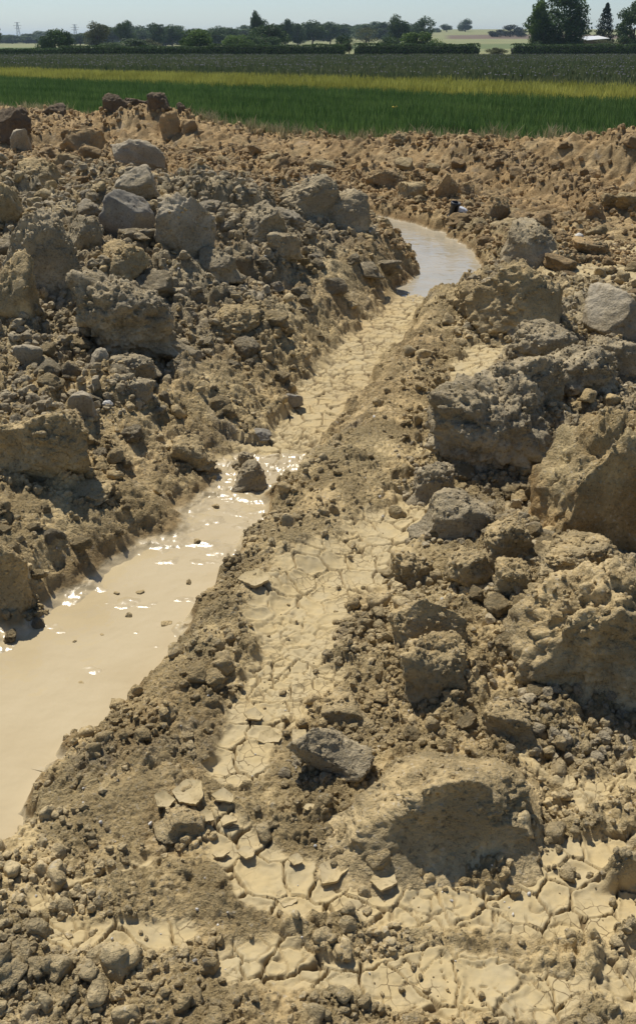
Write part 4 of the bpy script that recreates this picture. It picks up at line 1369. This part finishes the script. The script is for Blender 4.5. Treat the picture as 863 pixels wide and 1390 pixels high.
# two far masts
def mast(px, top, label):
    D = 1500
    d = ray(px, 58); X = d[0] / d[1] * D
    z0 = float(hz(X, D)); dt = ray(px, top); H_ = CAM_H + dt[2] / dt[1] * D - z0
    V, F = [], []

    def bar(p, q, r_):
        p = np.array(p, float); q = np.array(q, float); t_ = q - p; t_ /= np.linalg.norm(t_)
        u = np.cross(t_, (0, 1, .01)); u /= np.linalg.norm(u); w_ = np.cross(t_, u)
        b0 = len(V)
        for c in (p, q):
            for k in range(4):
                a = k * 1.5708
                V.append(tuple(c + r_ * (math.cos(a) * u + math.sin(a) * w_)))
        for k in range(4):
            F.append((b0 + k, b0 + (k + 1) % 4, b0 + 4 + (k + 1) % 4, b0 + 4 + k))
    for sx in (-1, 1):
        for sy in (-1, 1):
            bar((sx * 3, sy * 3, 0), (sx * .5, sy * .5, H_), .28)
    for i in range(7):
        a, b = i / 7, (i + 1) / 7
        bar((-3 + 2.5 * a, -3 + 2.5 * a, H_ * a), (3 - 2.5 * b, -3 + 2.5 * b, H_ * b), .15)
        bar((3 - 2.5 * a, 3 - 2.5 * a, H_ * a), (-3 + 2.5 * b, 3 - 2.5 * b, H_ * b), .15)
    for f_, l_ in ((.97, 4), (.83, 6), (.70, 5)):
        bar((-l_, 0, H_ * f_), (l_, 0, H_ * f_), .3)
    o = mesh_np('pylon', V, F, simple_mat('galvanised_steel', (.3, .31, .32), .5), smooth=False)
    o.location = (X, D, z0)
    tag(o, label, 'pylon')


mast(27, 30, 'faint lattice pylon on the skyline near the left edge')
mast(104, 33, 'fainter lattice pylon right of the dense dark tree')

# yellow flower at the field edge
x, y, z, t = at(535, 163)
e = bpy.data.objects.new('yellow_flower', None); C.objects.link(e); e.location = (x, y, float(gz(x, y)))
V, F = [], []
for k in range(5):
    a = k * 1.3; b0 = len(V)
    for zz_ in (0, .22):
        for q in range(4):
            V.append((.02 * k * math.cos(a) + .004 * math.cos(q * 1.57), .02 * k * math.sin(a) + .004 * math.sin(q * 1.57), zz_))
    for q in range(4): F.append((b0 + q, b0 + (q + 1) % 4, b0 + 4 + (q + 1) % 4, b0 + 4 + q))
mesh_np('stem', V, F, LEAF[2], e)
P, Fc = ico(2)
Vs, Fs = [], []
for k in range(5):
    a = k * 1.3
    Vs.append(P * (.035, .035, .02) + (.02 * k * math.cos(a), .02 * k * math.sin(a), .23 + .01 * k)); Fs.append(Fc + k * len(P))
mesh_np('flower_head', np.concatenate(Vs), np.concatenate(Fs), simple_mat('yellow_petals', (.75, .52, .03), .7), e)
tag(e, 'single yellow flower at the edge of the green crop', 'flower')

# ------------------------------------------------------------------ haze
def haze(density):
    m = bpy.data.materials.new('haze'); m.use_nodes = True
    N, Lk = m.node_tree.nodes, m.node_tree.links
    for n in list(N):
        if n.type != 'OUTPUT_MATERIAL': N.remove(n)
    pv = N.new('ShaderNodeVolumePrincipled')
    pv.inputs['Color'].default_value = (.62, .80, 1.0, 1)
    pv.inputs['Density'].default_value = density
    pv.inputs['Anisotropy'].default_value = .3
    Lk.new(pv.outputs[0], N['Material Output'].inputs['Volume'])
    x0, x1, y0, y1, z0, z1 = -10900, 10900, -30, 9100, -1.3, 60
    V = [(a, b, c) for c in (z0, z1) for a, b in ((x0, y0), (x1, y0), (x1, y1), (x0, y1))]
    F = [(3, 2, 1, 0), (4, 5, 6, 7), (0, 1, 5, 4), (1, 2, 6, 5), (2, 3, 7, 6), (3, 0, 4, 7)]
    o = mesh_np('haze', V, F, m, smooth=False)
    tag(o, 'thin pale summer haze over the fields', kind='stuff')


HAZE = .00018
if HAZE: haze(HAZE)
